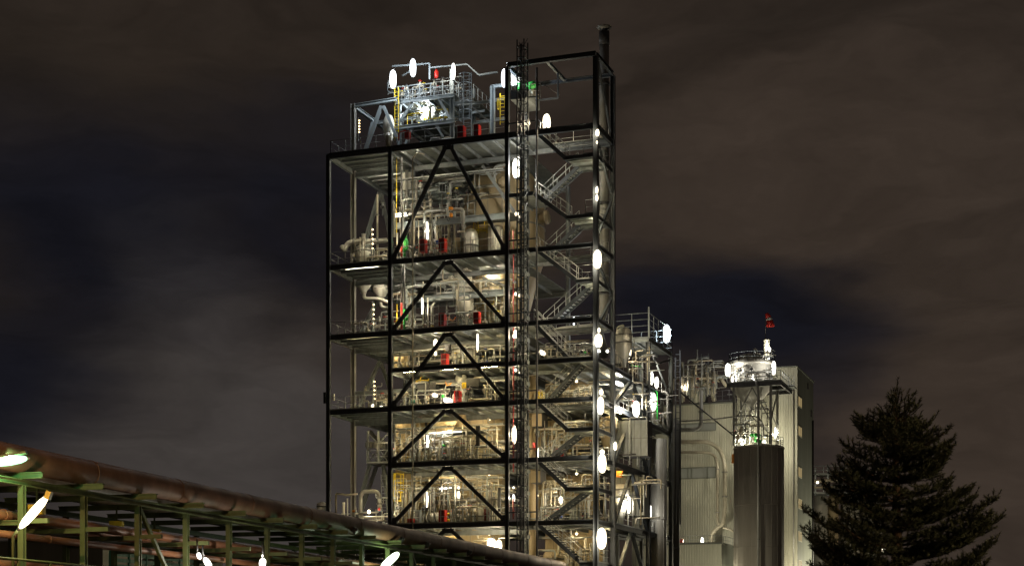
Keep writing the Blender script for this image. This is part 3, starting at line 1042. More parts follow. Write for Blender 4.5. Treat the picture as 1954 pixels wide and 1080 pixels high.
panel_wall('enclosure', 'grey panelled wall deep in the annex under its first deck', 1172, 1236, 800, 872, 8.0, 'grey_steel', 5, 2)
panel_wall('enclosure', 'white lit panel wall of the annex roof cabin beside the white tank', 1168, 1184, 648, 694, 9.2, 'white_paint', 2, 1)
panel_wall('enclosure', 'square tan box hanging beside the tall duct on the fifth storey', 1014, 1034, 788, 814, 5.2, 'tan_cladding', 1, 1)
panel_wall('enclosure', 'square tan box hanging beside the tall duct on the sixth storey', 1012, 1031, 897, 921, 5.2, 'tan_cladding', 1, 1)

def boxy(name, label, cat, px0, px1, py0, py1, dy, mat, depth=.6, trim=None, group=None):
    a, b = P(px0, py1, dy), P(px1, py0, dy)
    root = thing(name, label, cat, (a.x, a.y, a.z), group)
    part('body', MB().span((a.x, a.y + .03, a.z), (b.x, a.y + depth, b.z)), mat, root)
    part('door', MB().span((a.x + .06, a.y, a.z + .06), (b.x - .05, a.y + .03, b.z - .06)), trim or mat, root)
    part('handle', MB().bar((b.x - .16, a.y - .03, (a.z + b.z) / 2 - .12), (b.x - .16, a.y - .03, (a.z + b.z) / 2 + .12), .035), 'dark_metal', root)
    return root

cabs = [(871, 884, 239, 263, .6, 'red fire cabinet at the foot of the roof frame, left of two'), (901, 913, 237, 261, .6, 'red fire cabinet at the foot of the roof frame, right of two'),
        (800, 810, 456, 481, .5, 'red fire cabinet left of the bright light tube on the second storey'), (837, 848, 454, 480, .5, 'red fire cabinet beside the blue sign on the second storey'),
        (837, 847, 597, 621, .5, 'red fire cabinet on the third storey left of the cone tank'), (902, 913, 594, 617, .5, 'red fire cabinet on the third storey in front of the beige tank wall'),
        (841, 852, 674, 698, 1.2, 'red fire cabinet on the fourth storey beside the round ended tank'), (866, 876, 745, 768, .6, 'red fire cabinet under the half deck beside the big floodlight'),
        (837, 848, 972, 997, .5, 'red fire cabinet lowest in the tower beside the silver horizontal tank'), (1059, 1071, 855, 871, 5.2, 'low red cabinet behind the fifth storey stairs')]
for a, b, c, d, e, lab in cabs:
    boxy('fire_cabinet', lab, 'cabinet', a, b, c, d, e, 'red_paint', .6, 'dark_red', 'red fire cabinets on the tower decks')
boxy('alarm_box', 'small bright red box near the bottom left of the tower above the big pipe', 'box', 777, 788, 989, 1003, .4, 'red_paint', .35)
boxy('hose_box', 'crimson hose box with bent red pipe on the roof deck railing', 'box', 772, 780, 249, 264, .4, 'red_paint', .4)
boxy('hose_box', 'small red box beside the tall duct on the fifth storey', 'box', 1016, 1021, 844, 857, 2.0, 'red_paint', .3)
boxy('sign', 'small blue sign plate beside the second red cabinet of the second storey', 'sign', 832, 835.5, 458, 466, .45, 'blue_paint', .08)
for a, b, c, d, e, lab in [(796, 818, 727, 745, 2.0, 'black panel hung below the half deck, leftmost of three'), (820, 831, 729, 744, 2.0, 'black panel hung below the half deck, middle and smallest of three'), (889, 914, 721, 739, 2.0, 'black panel hung below the half deck right of the white tank')]:
    boxy('screen_panel', lab, 'panel', a, b, c, d, e, 'black_box', .15, None, 'black panels below the half deck')
boxy('control_panel', 'black control panel beside the round ended tank on the fourth storey', 'panel', 849, 858, 656, 669, 2.2, 'black_box', .3)
boxy('cabinet', 'grey cabinet beside the pair of ovals behind the lower right stairs', 'cabinet', 1090, 1102, 958, 992, 5.5, 'grey_steel', .8)
for k, (px, py) in enumerate(((697, 842), (713, 842))):
    boxy('transformer_box', ('grey square box hung in the left bay frame, left of two', 'grey square box hung in the left bay frame, right of two')[k], 'box', px, px + 12, py, py + 12, 6.5, 'pipe_grey', .6)

# pipes with their own colour
def pipe(name, label, pts, rpx, mat, seg=10, bend=.35, flanges=(), cat='pipe', group=None):
    q = [P(*p) for p in pts]
    m = mpp(pts[0][0], pts[0][2])
    base = Vector(q[0])
    root = thing(name, label, cat, (base.x, base.y, min(v.z for v in q)), group)
    part('pipe', MB().tube(q, rpx * m, seg, bend=bend), mat, root)
    for (i, t) in flanges:
        p = q[i].lerp(q[i + 1], t)
        d = (q[i + 1] - q[i]).normalized()
        part('flange', MB().lathe(p - d * .06, [(rpx * m * 1.5, 0), (rpx * m * 1.5, .12)], 12, d), 'pipe_grey', root)
    return root

pipe('standpipe', 'bright green upright standpipe behind the second storey railing', [(772, 490, 1.0), (772, 455, 1.0), (775, 452, 1.3)], 2.0, 'green_paint', flanges=((0, .5),))
vtank('green_valve', 'green valve body on the standpipe of the second storey', 'valve', 776, 1.0, [(.4, 478), (1, 474), (1, 461), (.4, 456)], 3.2, 'green_paint')
pipe('standpipe', 'red upright standpipe left of the green one on the second storey', [(766.5, 490, 1.0), (766.5, 462, 1.0)], 2.0, 'red_paint')
pipe('standpipe', 'bright green upright standpipe behind the third storey railing', [(771.5, 632, 1.0), (771.5, 590, 1.0)], 1.8, 'green_paint')
vtank('green_valve', 'green valve body on the standpipe of the third storey', 'valve', 776, 1.0, [(.4, 612), (1, 609), (1, 602), (.4, 598)], 3.0, 'green_paint')
pipe('standpipe', 'red upright standpipe left of the green one on the third storey', [(766.5, 634, 1.0), (766.5, 578, 1.0)], 1.9, 'red_paint')
pipe('riser', 'dark pair partner riser left, running down the wide bay behind the front column', [(766.5, 578, 1.0), (766.5, 300, 1.0)], 1.8, 'dark_metal')
pipe('riser', 'dark riser right of the other one, ending in the green standpipes', [(772, 590, 1.0), (772, 491, 1.0)], 1.6, 'dark_metal')
pipe('red_riser', 'long red fire riser between the middle column and the lattice mast', [(979.5, 900, .4), (979.5, 640, .4), (979.5, 440, .4)], 1.3, 'riser_red', flanges=((0, .3), (0, .8), (1, .5)))
pipe('red_riser', 'red fire riser bottom piece beside the lamp at the middle column foot', [(979.5, 990, .4), (979.5, 950, .4)], 1.6, 'riser_red')
pipe('overhead_pipe', 'thick grey overhead pipe crossing the second storey towards the orange valve', [(780, 409, 3.2), (862, 400, 3.2), (884, 400, 3.2), (884, 455, 3.2)], 3.6, 'pipe_grey', flanges=((0, .5), (2, .6)))
pipe('elbow_duct', 'fat pale elbow duct reaching out of the left bay above the drum', [(652, 470, 4.0), (657, 478, 4.0), (664, 463, 4.2), (700, 461, 4.8), (738, 459, 6)], 5.0, 'grey_cladding', 14, .5, ((2, .3), (3, .5)))
pipe('hopper_outlet', 'white pipe bending from the front hopper outlet towards the column', [(694, 557, 6.2), (695, 570, 6.2), (725, 570, 6.4), (748, 581, 6.4)], 3.6, 'grey_cladding', 12, .5)
pipe('hopper_outlet', 'white pipe dropping from the rear hopper and bending right', [(726, 572, 7.6), (728, 586, 7.4), (748, 590, 7.0)], 3.2, 'grey_cladding', 12, .5)
pipe('header', 'thick grey header pipe crossing the sixth storey behind the right brace', [(826, 958, 3.5), (964, 951, 3.5)], 4.4, 'pipe_grey', 12, 0, ((0, .2), (0, .5), (0, .8)))
pipe('header', 'pale header pipe along the annex behind the lower stairs', [(1024, 938, 6.0), (1062, 937, 6.0)], 3.0, 'pipe_pale', 12, 0, ((0, .3),))
pipe('bridge_pipe', 'fat grey pipe under the third storey deck behind the stairs', [(1020, 642, 6.5), (1075, 628, 6.8), (1134, 622, 7)], 5.5, 'grey_cladding', 14, 0, ((0, .4), (1, .5)))
pipe('vent_pipe', 'short bent vent pipe on the white dome topped tank', [(1177, 634, 8.5), (1178, 624, 8.5), (1190, 620, 8.5), (1190, 626, 8.5)], 1.8, 'pipe_pale', 8, .3)
pipe('swan_neck', 'thick pale swan neck pipe at the foot of the left bay', [(688, 1000, 5), (688, 945, 5), (694, 937, 5), (718, 937, 5), (724, 944, 5), (724, 972, 5)], 3.8, 'grey_cladding', 12, .5, ((0, .4), (4, .6)))
pipe('service_pipe', 'pale angular service pipe on the far left below the left bay', [(641, 985, 3.5), (641, 941, 3.5), (662, 944, 3.5), (682, 942, 3.5)], 2.0, 'pipe_pale', 8, .2)
pipe('service_pipe', 'bright upright pipe beside the left bay foot lamps', [(656, 990, 3.2), (656, 958, 3.2)], 2.6, 'white_paint', 10, 0)
pipe('service_pipe', 'second bright upright pipe right of the stout one at the left bay foot', [(663, 990, 3.3), (663, 950, 3.3)], 1.5, 'white_paint', 8, 0)
pipe('tall_stack_pipe', 'pale upright pipe in the left bay rising beside its rear brace', [(720, 500, 7.0), (720, 372, 7.0)], 2.2, 'pipe_pale', 8, 0, ((0, .3), (0, .7)))
pipe('light_grey_pipe', 'fat upright grey pipe left of two behind the second storey light tube', [(810, 490, 4.2), (810, 382, 4.2)], 2.6, 'pipe_pale', 10, 0, ((0, .5),))
pipe('light_grey_pipe', 'fat upright grey pipe right of two behind the second storey light tube', [(822, 490, 4.2), (822, 380, 4.2)], 2.4, 'pipe_pale', 10, 0, ((0, .4),))
pipe('light_grey_pipe', 'bright upright pipe with orange collar on the third storey, left of two', [(816.5, 632, 2.0), (816.5, 568, 2.0)], 1.5, 'white_paint', 8, 0, ((0, .3),))
pipe('light_grey_pipe', 'bright upright pipe with orange collar on the third storey, right of two', [(823, 632, 2.0), (823, 585, 2.0), (830, 577, 2.0)], 1.5, 'white_paint', 8, .15, ((0, .3),))
pipe('light_grey_pipe', 'stout bright upright pipe behind the left brace of the sixth storey', [(820, 980, 2.4), (820, 915, 2.4)], 2.2, 'white_paint', 10, 0, ((0, .7),))

# orange actuator and a chain pulley
ov = thing('actuator_valve', 'orange actuator valve on the overhead pipe of the second storey', 'valve', P(860, 420, 2.8))
m = mpp(860, 2.8)
part('bonnet', MB().lathe(P(859.5, 401, 2.8), [(.4 * m, 0), (5 * m, .8 * m), (5.5 * m, 2.5 * m), (5 * m, 4.6 * m), (.5 * m, 5.4 * m)], 16), 'orange_paint', ov)
part('stem', MB().tube([P(860, 401, 2.8), P(860.5, 408, 2.8)], 1.2 * m, 8), 'pipe_grey', ov)
part('body', MB().lathe(P(861, 415, 2.8), [(2 * m, 0), (3 * m, 1 * m), (3 * m, 6.5 * m), (1.6 * m, 8 * m)], 14), 'orange_paint', ov)
part('hand_wheel', MB().ring(P(855.5, 418, 2.6), 3.6 * m, .6 * m, (1, -.4, 0)), 'black_box', ov)

# inner beams at mid height of storeys
ib = thing('inner_platform', 'pale grey inner platform beam across the second storey at mid height', 'platform', P(850, 430, 3.4))
part('beam', MB().ibeam(P(752, 432, 3.6), P(966, 412, 3.6), .22, .5), 'pale_steel', ib)
dk_ = P(790, 428, 3.6).z
part('deck', MB().span(T(P(870, 400, 3.6).x, 3.8, dk_ + .18), T(X3 - .3, 6.2, dk_ + .24)), 'deck_grey', ib)
part('railing', rail_mb([T(P(878, 400, 3.7).x, 3.8, dk_ + .24), T(P(905, 400, 3.7).x, 3.8, dk_ + .24)], 1.1, .8), 'galvanised', ib)
ib = thing('inner_platform', 'pale grey inner platform beam across the third storey at mid height', 'platform', P(850, 570, 3.4))
part('beam', MB().ibeam(P(770, 574, 3.6), P(966, 558, 3.6), .22, .5), 'pale_steel', ib)
z_ = P(790, 570, 3.6).z
part('deck', MB().span(T(P(820, 400, 3.6).x, 3.8, z_ + .2), T(X3 - .3, 6.0, z_ + .26)), 'deck_grey', ib)
part('railing', rail_mb([T(P(832, 400, 3.7).x, 3.8, z_ + .26), T(P(880, 400, 3.7).x, 3.8, z_ + .26)], 1.1, .9), 'galvanised', ib)
ib = thing('duct_platform', 'grey platform carrying the ribbed duct box below the roof deck', 'platform', P(800, 368, 5))
zz_ = P(790, 366, 5.2).z
dk = part('deck', MB().span(T(P(752, 366, 5.2).x, 4.4, zz_ - .08), T(P(842, 366, 5.2).x, 8.5, zz_)), 'deck_grey', ib)
first = part('joist', MB().ibeam(T(P(752, 366, 5.2).x, 4.6, zz_ - .2), T(P(842, 366, 5.2).x, 4.6, zz_ - .2), .14, .2), 'pale_steel', dk)
for k in range(1, 5):
    again(first, (0, .9 * k, 0), dk)
ib = thing('canopy', 'pale canopy frame over the pipe manifolds of the fifth storey', 'canopy', P(880, 822, 3))
part('frame', MB().bar(P(817, 826, 2.0), P(918, 820, 2.0), .12).bar(P(918, 820, 2.0), P(936, 829, 4.5), .12).bar(P(817, 826, 2), P(826, 834, 4.5), .12), 'white_paint', ib)
part('roof', MB().add([P(817, 825.5, 2.0), P(918, 819.5, 2.0), P(936, 828.5, 4.5), P(830, 834, 4.5)], [(0, 1, 2, 3)]).add([P(817, 824.5, 2.0), P(918, 818.5, 2.0), P(936, 827.5, 4.5), P(830, 833, 4.5)], [(3, 2, 1, 0)]), 'pale_steel', ib)
part('post', MB().bar(P(844, 880, 2.2), P(844, 824, 2.2), .09).bar(P(929, 880, 3.2), P(929, 826, 3.2), .09), 'pale_steel', ib)

# roof machinery
vtank('surge_vessel', 'white egg shaped vessel hanging at the left edge of the roof frame', 'vessel', 742, 7.5, [(.05, 276), (.5, 271), (.85, 258), (1, 243), (.92, 231), (.6, 222), (.1, 219)], 11, 'white_paint')
vtank('roof_vessel', 'floodlit white vessel under the roof top platform, left of two', 'vessel', 801, 8.2, [(1, 232), (1, 208), (.8, 202), (.5, 198), (.5, 193)], 8, 'white_paint', bands=(214,))
vtank('roof_vessel', 'floodlit white vessel under the roof top platform, right of two with branching neck', 'vessel', 829, 8.2, [(1, 232), (1, 212), (.75, 206), (.6, 199), (.62, 192)], 9, 'white_paint', bands=(218,))
vtank('cyclone', 'slanting white cyclone body beside the two floodlit roof vessels', 'vessel', 820, 7.4, [(.9, 234), (.6, 222), (.5, 205)], 6, 'white_paint')
pipe('vent_hood', 'black ringed vent mouth at the edge of the roof deck', [(741, 280, -.1), (741, 262, -.1), (741, 258, .5)], 5.0, 'pipe_pale', 12, .15)
vtank('red_pump', 'small red pump on the top platform of the roof frame', 'pump', 833, 7.0, [(.7, 150), (1, 147), (1, 138), (.5, 133)], 4, 'red_paint')
pipe('relief_pipe', 'red bent relief pipe on the roof deck railing beside the hose box', [(761, 268, .5), (761, 253, .5), (774, 250, .5)], 1.6, 'red_paint', 8, .2)

# bead lights: posts with a row of small lamps
for i, (px, y0, y1, dy, lab) in enumerate(((685, 228, 262, 3.0, 'thin post with a row of tiny amber lights on the roof deck'), (710.5, 434, 490, 3.0, 'thin post with a row of tiny amber lights on the upper left bay deck'),
        (712.5, 577, 634, 3.0, 'thin post with a row of tiny amber lights on the middle left bay deck'), (714, 724, 775, 3.0, 'thin post with a row of tiny amber lights on the lower left bay deck'))):
    a, b = P(px - 1.6, y1 + 8, dy), P(px - 1.6, y0 - 2, dy)
    root = thing('light_post', lab, 'light post', a, 'posts with rows of tiny lights')
    part('post', MB().bar(a, b, .09), 'grey_steel', root)
    n = 5
    yy = y0 + (y1 - y0) * .06
    first = None
    for k in range(n):
        q = P(px + .6, y0 + (y1 - y0) * (k + .5) / n * .8, dy)
        if first is None:
            first, q0 = part('light', MB().lathe(q - Vector((0, 0, .05)), [(.03, 0), (.07, .03), (.07, .08), (.03, .11)], 8), 'glow_bead', root), q
        else:
            again(first, q - q0, root)

# ------------------------------------------------------------------ small bore pipework: one connected assembly for each storey
def pipework(label, px0, px1, z0, z1, d0, d1, nv, nh, seed, rmax=.1, mats=('pipe_pale', 'pipe_grey', 'galvanised'), valves=6):
    rnd = random.Random(seed)
    xa, xb = P(px0, 900, d0).x, P(px1, 900, d0).x
    root = thing('pipework', label, 'pipework', T((xa + xb) / 2, d0, z0))
    H = z1 - z0
    def xy():
        d = rnd.uniform(d0, d1)
        k = (YF + d) / (YF + d0)
        return rnd.uniform(xa, xb) * k, d
    for k in range(nv):
        x, d = xy()
        a = z0 if rnd.random() < .7 else z0 + rnd.uniform(.1, .5) * H
        b = z0 + rnd.uniform(.45, .98) * H
        pts = [T(x, d, a), T(x, d, b)]
        if rnd.random() < .6:
            pts.append(T(x + rnd.choice((-1, 1)) * rnd.uniform(.4, 2.0), d, b))
            if rnd.random() < .5:
                pts.append(pts[-1] + Vector((0, 0, rnd.uniform(-.6, .5) * (b - a))))
        r = rnd.uniform(.03, rmax)
        mt = rnd.choice(mats)
        pp = part('pipe', MB().tube(pts, r, 7, bend=r * 3), mt, root)
        if rnd.random() < .55:
            z = a + (b - a) * rnd.uniform(.2, .8)
            part('flange', MB().lathe(T(x, d, z), [(r * 1.7, 0), (r * 1.7, .09)], 10), 'pipe_grey', pp)
    for k in range(nh):
        x, d = xy()
        z = z0 + H * rnd.uniform(.15, .95)
        L = rnd.uniform(.8, 3.2)
        x1 = min(x + L, xb)
        pts = [T(x, d, z), T(x1, d, z)]
        if rnd.random() < .5:
            pts.insert(0, T(x, d, max(z0, z - rnd.uniform(.4, 2.0))))
        if rnd.random() < .5:
            pts.append(T(x1, d + rnd.uniform(.3, 1.5), z))
        r = rnd.uniform(.03, rmax)
        part('pipe', MB().tube(pts, r, 7, bend=r * 3), rnd.choice(mats), root)
    for k in range(valves):
        x, d = xy()
        d = d0 + (d - d0) * .4
        z = z0 + rnd.uniform(.5, 1.7)
        v = part('valve', MB().lathe(T(x, d, z - .25), [(.05, 0), (.11, .05), (.14, .18), (.14, .28), (.06, .36), (.03, .5)], 10).lathe(T(x - .2, d, z - .1), [(.13, 0), (.13, .05), (.07, .06), (.07, .34), (.13, .35), (.13, .4)], 10, (1, 0, 0)), rnd.choice(('pipe_grey', 'pipe_pale', 'dark_metal')), root)
        part('hand_wheel', MB().ring(T(x, d, z + .26), .15, .02, (0, 0, 1), 12, 4).bar(T(x - .15, d, z + .26), T(x + .15, d, z + .26), .02), rnd.choice(('red_paint', 'dark_metal', 'pipe_grey', 'yellow_paint')), v)
        part('stand', MB().bar(T(x, d, z0), T(x, d, z - .2), .07), 'grey_steel', v)
    return root

pipework('tangle of thin pale pipes between the floodlit vessels and the roof deck', 768, 860, ZA, ZA + 2.4, 5, 9.5, 14, 12, 1, .08)
pipework('thin pipes and valves crowding the top platform of the roof frame', 768, 862, zt1, zt1 + 1.7, 6.2, 9, 18, 12, 2, .08, valves=6)
pipework('pipes and valves on the second storey deck behind the wide bay railing', 752, 880, ZB, ZA - 3.6, 1.4, 8.5, 30, 24, 3, .12, valves=9)
pipework('dim pipes hanging high under the roof deck', 755, 955, ZA - 3.8, ZA - .5, 3.0, 11, 16, 20, 4, .16)
pipework('pale pipes behind the railing of the upper left bay', 672, 742, ZB, ZB + 3.2, 3.0, 9, 14, 10, 5, .12, valves=4)
pipework('pipes and valves on the third storey deck behind the wide bay railing', 752, 962, ZC, ZB - .8, 1.3, 7.5, 38, 26, 6, .11, valves=10)
pipework('thin pipes behind the railing of the middle left bay', 690, 742, ZC, ZC + 3.2, 3.5, 9, 12, 8, 7, .08, valves=3)
pipework('pipes and valves on the half deck of the fourth storey', 757, 962, ZM, ZC - .7, 2.4, 7, 26, 16, 8, .09, valves=8)
pipework('pipes and valves under the half deck of the fourth storey', 752, 962, ZD, ZM - .5, 1.2, 7, 30, 18, 9, .09, valves=10)
pipework('thin pipes behind the railing of the lower left bay', 695, 742, ZD, ZD + 2.6, 4, 9, 12, 8, 10, .08, valves=3)
pipework('dense pale manifold of pipes and valves under the fifth storey canopy', 800, 955, ZE, ZD - 1.4, 1.2, 5.5, 52, 36, 11, .09, ('pipe_pale', 'pipe_pale', 'galvanised', 'white_paint'), valves=14)
pipework('upright pipes on the left of the fifth storey beside the narrow tank', 752, 800, ZE, ZD - .6, 1.2, 5.5, 22, 8, 12, .07, valves=4)
pipework('dense manifold of pipes and valves on the sixth storey deck', 800, 962, ZF, ZE - .8, 1.2, 6, 48, 34, 13, .09, valves=14)
pipework('slim pipes around the yellow caged ladder at the lower left of the tower', 752, 800, ZF, ZE - .8, 1.0, 4, 18, 6, 14, .06, valves=5)
pipework('pale pipes at the foot of the left bay above the big pipe', 640, 742, 7.5, ZF + 1.6, 3, 9, 34, 22, 15, .09, ('pipe_pale', 'white_paint', 'galvanised'), valves=8)
pipework('pipes under the lowest deck beside the bottom lamp', 860, 965, ZG, ZF - .8, 2, 7, 18, 12, 16, .1, valves=4)
pipework('pipes and valves behind the stairs of the half deck', 1030, 1135, ZM, ZC - .4, 5.2, 10, 26, 18, 17, .1, valves=8)
pipework('pipes behind the stairs under the half deck', 1030, 1135, ZD, ZM - .6, 5.2, 10, 24, 16, 18, .1, valves=8)
pipework('pipes behind the stairs of the fifth storey', 1025, 1140, ZE, ZD - .6, 5.2, 10.5, 28, 18, 19, .12, valves=8)
pipework('pipes behind the stairs of the sixth storey', 1025, 1140, ZF, ZE - .6, 5.2, 10.5, 30, 20, 20, .12, valves=8)
pipework('pipes behind the lowest flight of the stair bay', 1025, 1140, 5.5, ZF - .6, 5.2, 10, 24, 14, 21, .12, valves=6)
pipework('pipes and valves on the first annex deck', 1165, 1240, ZM, ZM + 3.4, 9, 15, 12, 8, 22, .09, valves=4)
pipework('pipes and valves on the second annex deck', 1150, 1235, ZD, ZM - .6, 8, 15, 12, 8, 23, .1, valves=4)
pipework('pipes and valves on the third annex deck', 1150, 1235, ZE, ZD - .6, 7, 9, 5, 3, 24, .08, ('grey_steel', 'dark_metal', 'galvanised'), valves=2)
pipework('pipes and valves on the lowest annex deck', 1150, 1235, ZF, ZE - .6, 7, 12.5, 12, 8, 25, .1, valves=4)
pipework('pipes between the two right columns of the annex', 1232, 1276, ZD, ZM + 1.5, 18, 23, 9, 6, 26, .08, ('pipe_grey', 'dark_metal', 'galvanised'), valves=3)

# cable trays under the decks
def tray(label, px0, px1, z, d, mat='galvanised'):
    x0, x1 = P(px0, 900, d).x, P(px1, 900, d).x
    root = thing('cable_tray', label, 'cable tray', T(x0, d, z))
    part('side_rail', MB().bar(T(x0, d, z), T(x1, d, z), .03, .12), mat, root)
    part('side_rail', MB().bar(T(x0, d + .5, z), T(x1, d + .5, z), .03, .12), mat, root)
    first = part('rung', MB().bar(T(x0 + .1, d, z - .03), T(x0 + .1, d + .5, z - .03), .03), mat, root)
    for k in range(1, int((x1 - x0 - .2) / .5)):
        again(first, (.5 * k, 0, 0), root)
    cb = MB()
    for k in range(4):
        cb.tube([T(x0, d + .1 + .1 * k, z + .02), T(x1, d + .1 + .1 * k, z + .02)], .025, 5)
    part('cables', cb, 'black_box', root)
for i, (lab, a, b, z, d) in enumerate((('cable tray hung below the roof deck behind the brace tops', 752, 960, ZA - 1.5, 4), ('cable tray hung below the second deck', 760, 955, ZB - 1.2, 4.5),
        ('cable tray hung below the third deck', 760, 955, ZC - 1.1, 3.2), ('cable tray hung below the fifth storey ceiling', 755, 960, ZD - 1.1, 4.8), ('cable tray hung below the sixth storey ceiling', 755, 960, ZE - 1.0, 4.2))):
    tray(lab, a, b, z, d)

st = thing('support_tower', 'dark lattice support with small platform standing in the lower left bay', 'steel frame', P(722, 980, 7))
pz_ = P(722, 884, 7).z
part('platform', MB().span(P(700, 885, 6.0), T(P(745, 884, 6).x, 8.4, pz_)), 'grey_steel', st)
for px in (702, 722, 742):
    part('post', MB().bar(P(px, 884, 6.2), P(px, 822, 6.2), .16), 'grey_steel', st)
part('leg', MB().bar(P(706, 886, 6.4), P(690, 945, 6.4), .3), 'grey_steel', st)
part('leg', MB().bar(P(731, 886, 6.6), P(742, 985, 6.6), .26), 'grey_steel', st)
for a, b in (((702, 855), (722, 884)), ((722, 855), (702, 884)), ((722, 855), (742, 884)), ((742, 855), (722, 884)), ((702, 826), (722, 846)), ((742, 826), (722, 846))):
    part('brace', MB().bar(P(*a, 6.2), P(*b, 6.2), .08), 'grey_steel', st)
part('railing', rail_mb([P(700, 884, 6.0), P(745, 882, 6.0)], 1.1, 1.0), 'galvanised', st)
pipe('duct', 'dark bent duct hanging in the lower left bay under the deck', [(706, 822, 7.4), (714, 834, 7.4), (734, 842, 7.4), (738, 880, 7.4)], 4.5, 'dark_metal', 12, .5)
caged_ladder(733, 905, 985, 6.0, 'thin grey ladder below the support platform in the lower left bay', 'galvanised', .5, False)

# pumps, motors, panels and drums that stand about on the decks
def motor(label, px, py, dy, L, mat, cat='pump', yaw=.3):
    c = P(px, py, dy)
    m = mpp(px, dy)
    r = L * .24
    root = thing('pump', label, cat, c)
    d = Vector((math.cos(yaw), -math.sin(yaw), 0))
    a = c + Vector((0, 0, r * m * 1.6)) - d * (L * m / 2)
    part('motor', MB().lathe(a, [(r * .3 * m, -.02), (r * m, .0), (r * m, L * .55 * m), (r * .8 * m, L * .6 * m), (r * .25 * m, L * .62 * m)], 14, d), mat, root)
    part('casing', MB().lathe(a + d * (L * .66 * m), [(r * .5 * m, 0), (r * 1.25 * m, .03), (r * 1.25 * m, L * .22 * m), (r * .6 * m, L * .28 * m)], 16, d), 'pipe_grey', root)
    part('base', MB().box(c + Vector((0, 0, r * .25 * m)), (L * 1.05 * m, r * 2 * m, r * .5 * m), -yaw), 'grey_steel', root)
    part('outlet', MB().tube([a + d * (L * .78 * m), a + d * (L * .78 * m) + Vector((0, 0, r * 3.2 * m))], r * .42 * m, 8), 'pipe_pale', root)
for row in (
    ('blue pump behind the half deck railing near the middle column', 930, 696, 3.0, 11, 'blue_paint', .4), ('small blue motor above the half deck railing near the middle column', 928, 668, 4.0, 9, 'blue_paint', -.5),
    ('teal pump beside the small floodlight of the fourth storey', 792, 771, 2.0, 13, 'teal_paint', .2), ('grey pump at the left of the third storey', 790, 626, 2.2, 12, 'pipe_grey', .3),
    ('green motor on the manifold of the fifth storey', 849, 853, 2.0, 9, 'green_paint', -.2), ('yellow pump beside the lowest red cabinet', 858, 985, 2.2, 12, 'yellow_paint', .3),
    ('second yellow pump lower beside the lowest red cabinet', 857, 996, 2.0, 11, 'yellow_paint', -.3), ('blue pump below the pair of ovals behind the lower stairs', 1073, 990, 5.4, 11, 'blue_paint', .2),
    ('rust coloured pump on the fifth storey manifold', 830, 868, 2.0, 14, 'tan_cladding', .3), ('orange pump among the pipes at the left bay foot', 677, 978, 3.0, 9, 'orange_paint', .2),
    ('red pump at the left bay foot beside the swan neck pipe', 726, 975, 3.5, 10, 'red_paint', .4), ('green motor at the right end of the half deck stairs', 1118, 676, 4.2, 9, 'green_paint', .2),
    ('pale pump behind the second storey railing between the cabinets', 824, 485, 2.4, 12, 'white_paint', .3), ('tan pump on the sixth storey deck left of the drums', 890, 996, 2.6, 14, 'tan_cladding', .2)):
    motor(*row[:6], yaw=row[6])
for row in (
    ('dark control panel post on the right of the fifth storey', 'panel', 908, 914, 812, 850, 1.0, 'black_box', .25), ('dark slim panel on the right of the sixth storey', 'panel', 950, 954, 930, 975, 1.0, 'black_box', .25),
    ('grey control cabinet beside the alarm box', 'cabinet', 791, 800, 972, 1001, .9, 'grey_steel', .5), ('green emergency box under the big floodlight of the fourth storey', 'box', 842, 846, 752, 758, .8, 'green_paint', .2),
    ('yellow sign plate beside the white tank under the half deck', 'sign', 881, 889, 729, 741, 1.2, 'yellow_paint', .08), ('white notice board on the third storey', 'sign', 848, 858, 604, 612, 1.2, 'white_paint', .08),
    ('small red box high on the left of the fifth storey', 'box', 741, 746, 826, 836, 1.5, 'red_paint', .3), ('dark red tall cabinet on the sixth storey between the drums', 'cabinet', 924, 932, 970, 998, 3.6, 'dark_red', .4),
    ('rusty red box behind the annex brace above the sixth storey', 'box', 1176, 1187, 898, 910, 8.0, 'orange_paint', .4), ('low yellow guard box at the stair foot of the fourth storey', 'box', 1026, 1036, 746, 760, 4.3, 'yellow_paint', .4)):
    boxy('panel_box', row[0], row[1], *row[2:7], row[7], row[8])
pipe('hose', 'orange hose hanging beside the cone tank on the third storey', [(857, 603, 2.0), (859, 611, 2.0), (865, 612, 2.0), (869, 605, 2.0)], .9, 'orange_paint', 6, .3)
pipe('hose', 'orange hose loop under the half deck beside the black panels', [(850, 728, 1.8), (852, 735, 1.8), (858, 735, 1.8), (861, 730, 1.8)], .9, 'orange_paint', 6, .3)
pipe('green_pipe', 'bright green pipe behind the annex beside the tall oval lamp', [(1254, 800, 18), (1254, 748, 18), (1249, 745, 18)], 1.2, 'green_paint', 8, .2)
pipe('green_pipe', 'bright green horizontal pipe on the first annex deck', [(1204, 698, 13), (1222, 699, 13)], 1.2, 'green_paint', 8, 0)
pipe('yellow_pipe', 'thin yellow gas pipe beside the front column on the second storey', [(757, 490, 1.8), (757, 300, 1.8)], .8, 'yellow_paint', 6, 0)
pipe('yellow_pipe', 'thin yellow gas pipe beside the front column on the third storey', [(757.5, 632, 1.8), (757.5, 580, 1.8)], .9, 'yellow_paint', 6, 0)
pipework('further pale risers and rails crowding the top platform of the roof frame', 765, 885, zt1, zt1 + 2.3, 6.5, 10, 20, 14, 52, .06, ('pale_steel', 'galvanised', 'pipe_grey'), valves=6)
pipework('thin struts and pipes under the roof top platform', 764, 862, zt0, zt1 - .4, 6.4, 10, 16, 12, 53, .06, ('pale_steel', 'galvanised', 'yellow_paint'), valves=4)
pipework('thin pipes on the roof deck right of the red cabinets', 880, 965, ZA, ZA + 2.0, 6, 11, 14, 8, 54, .07, valves=5)

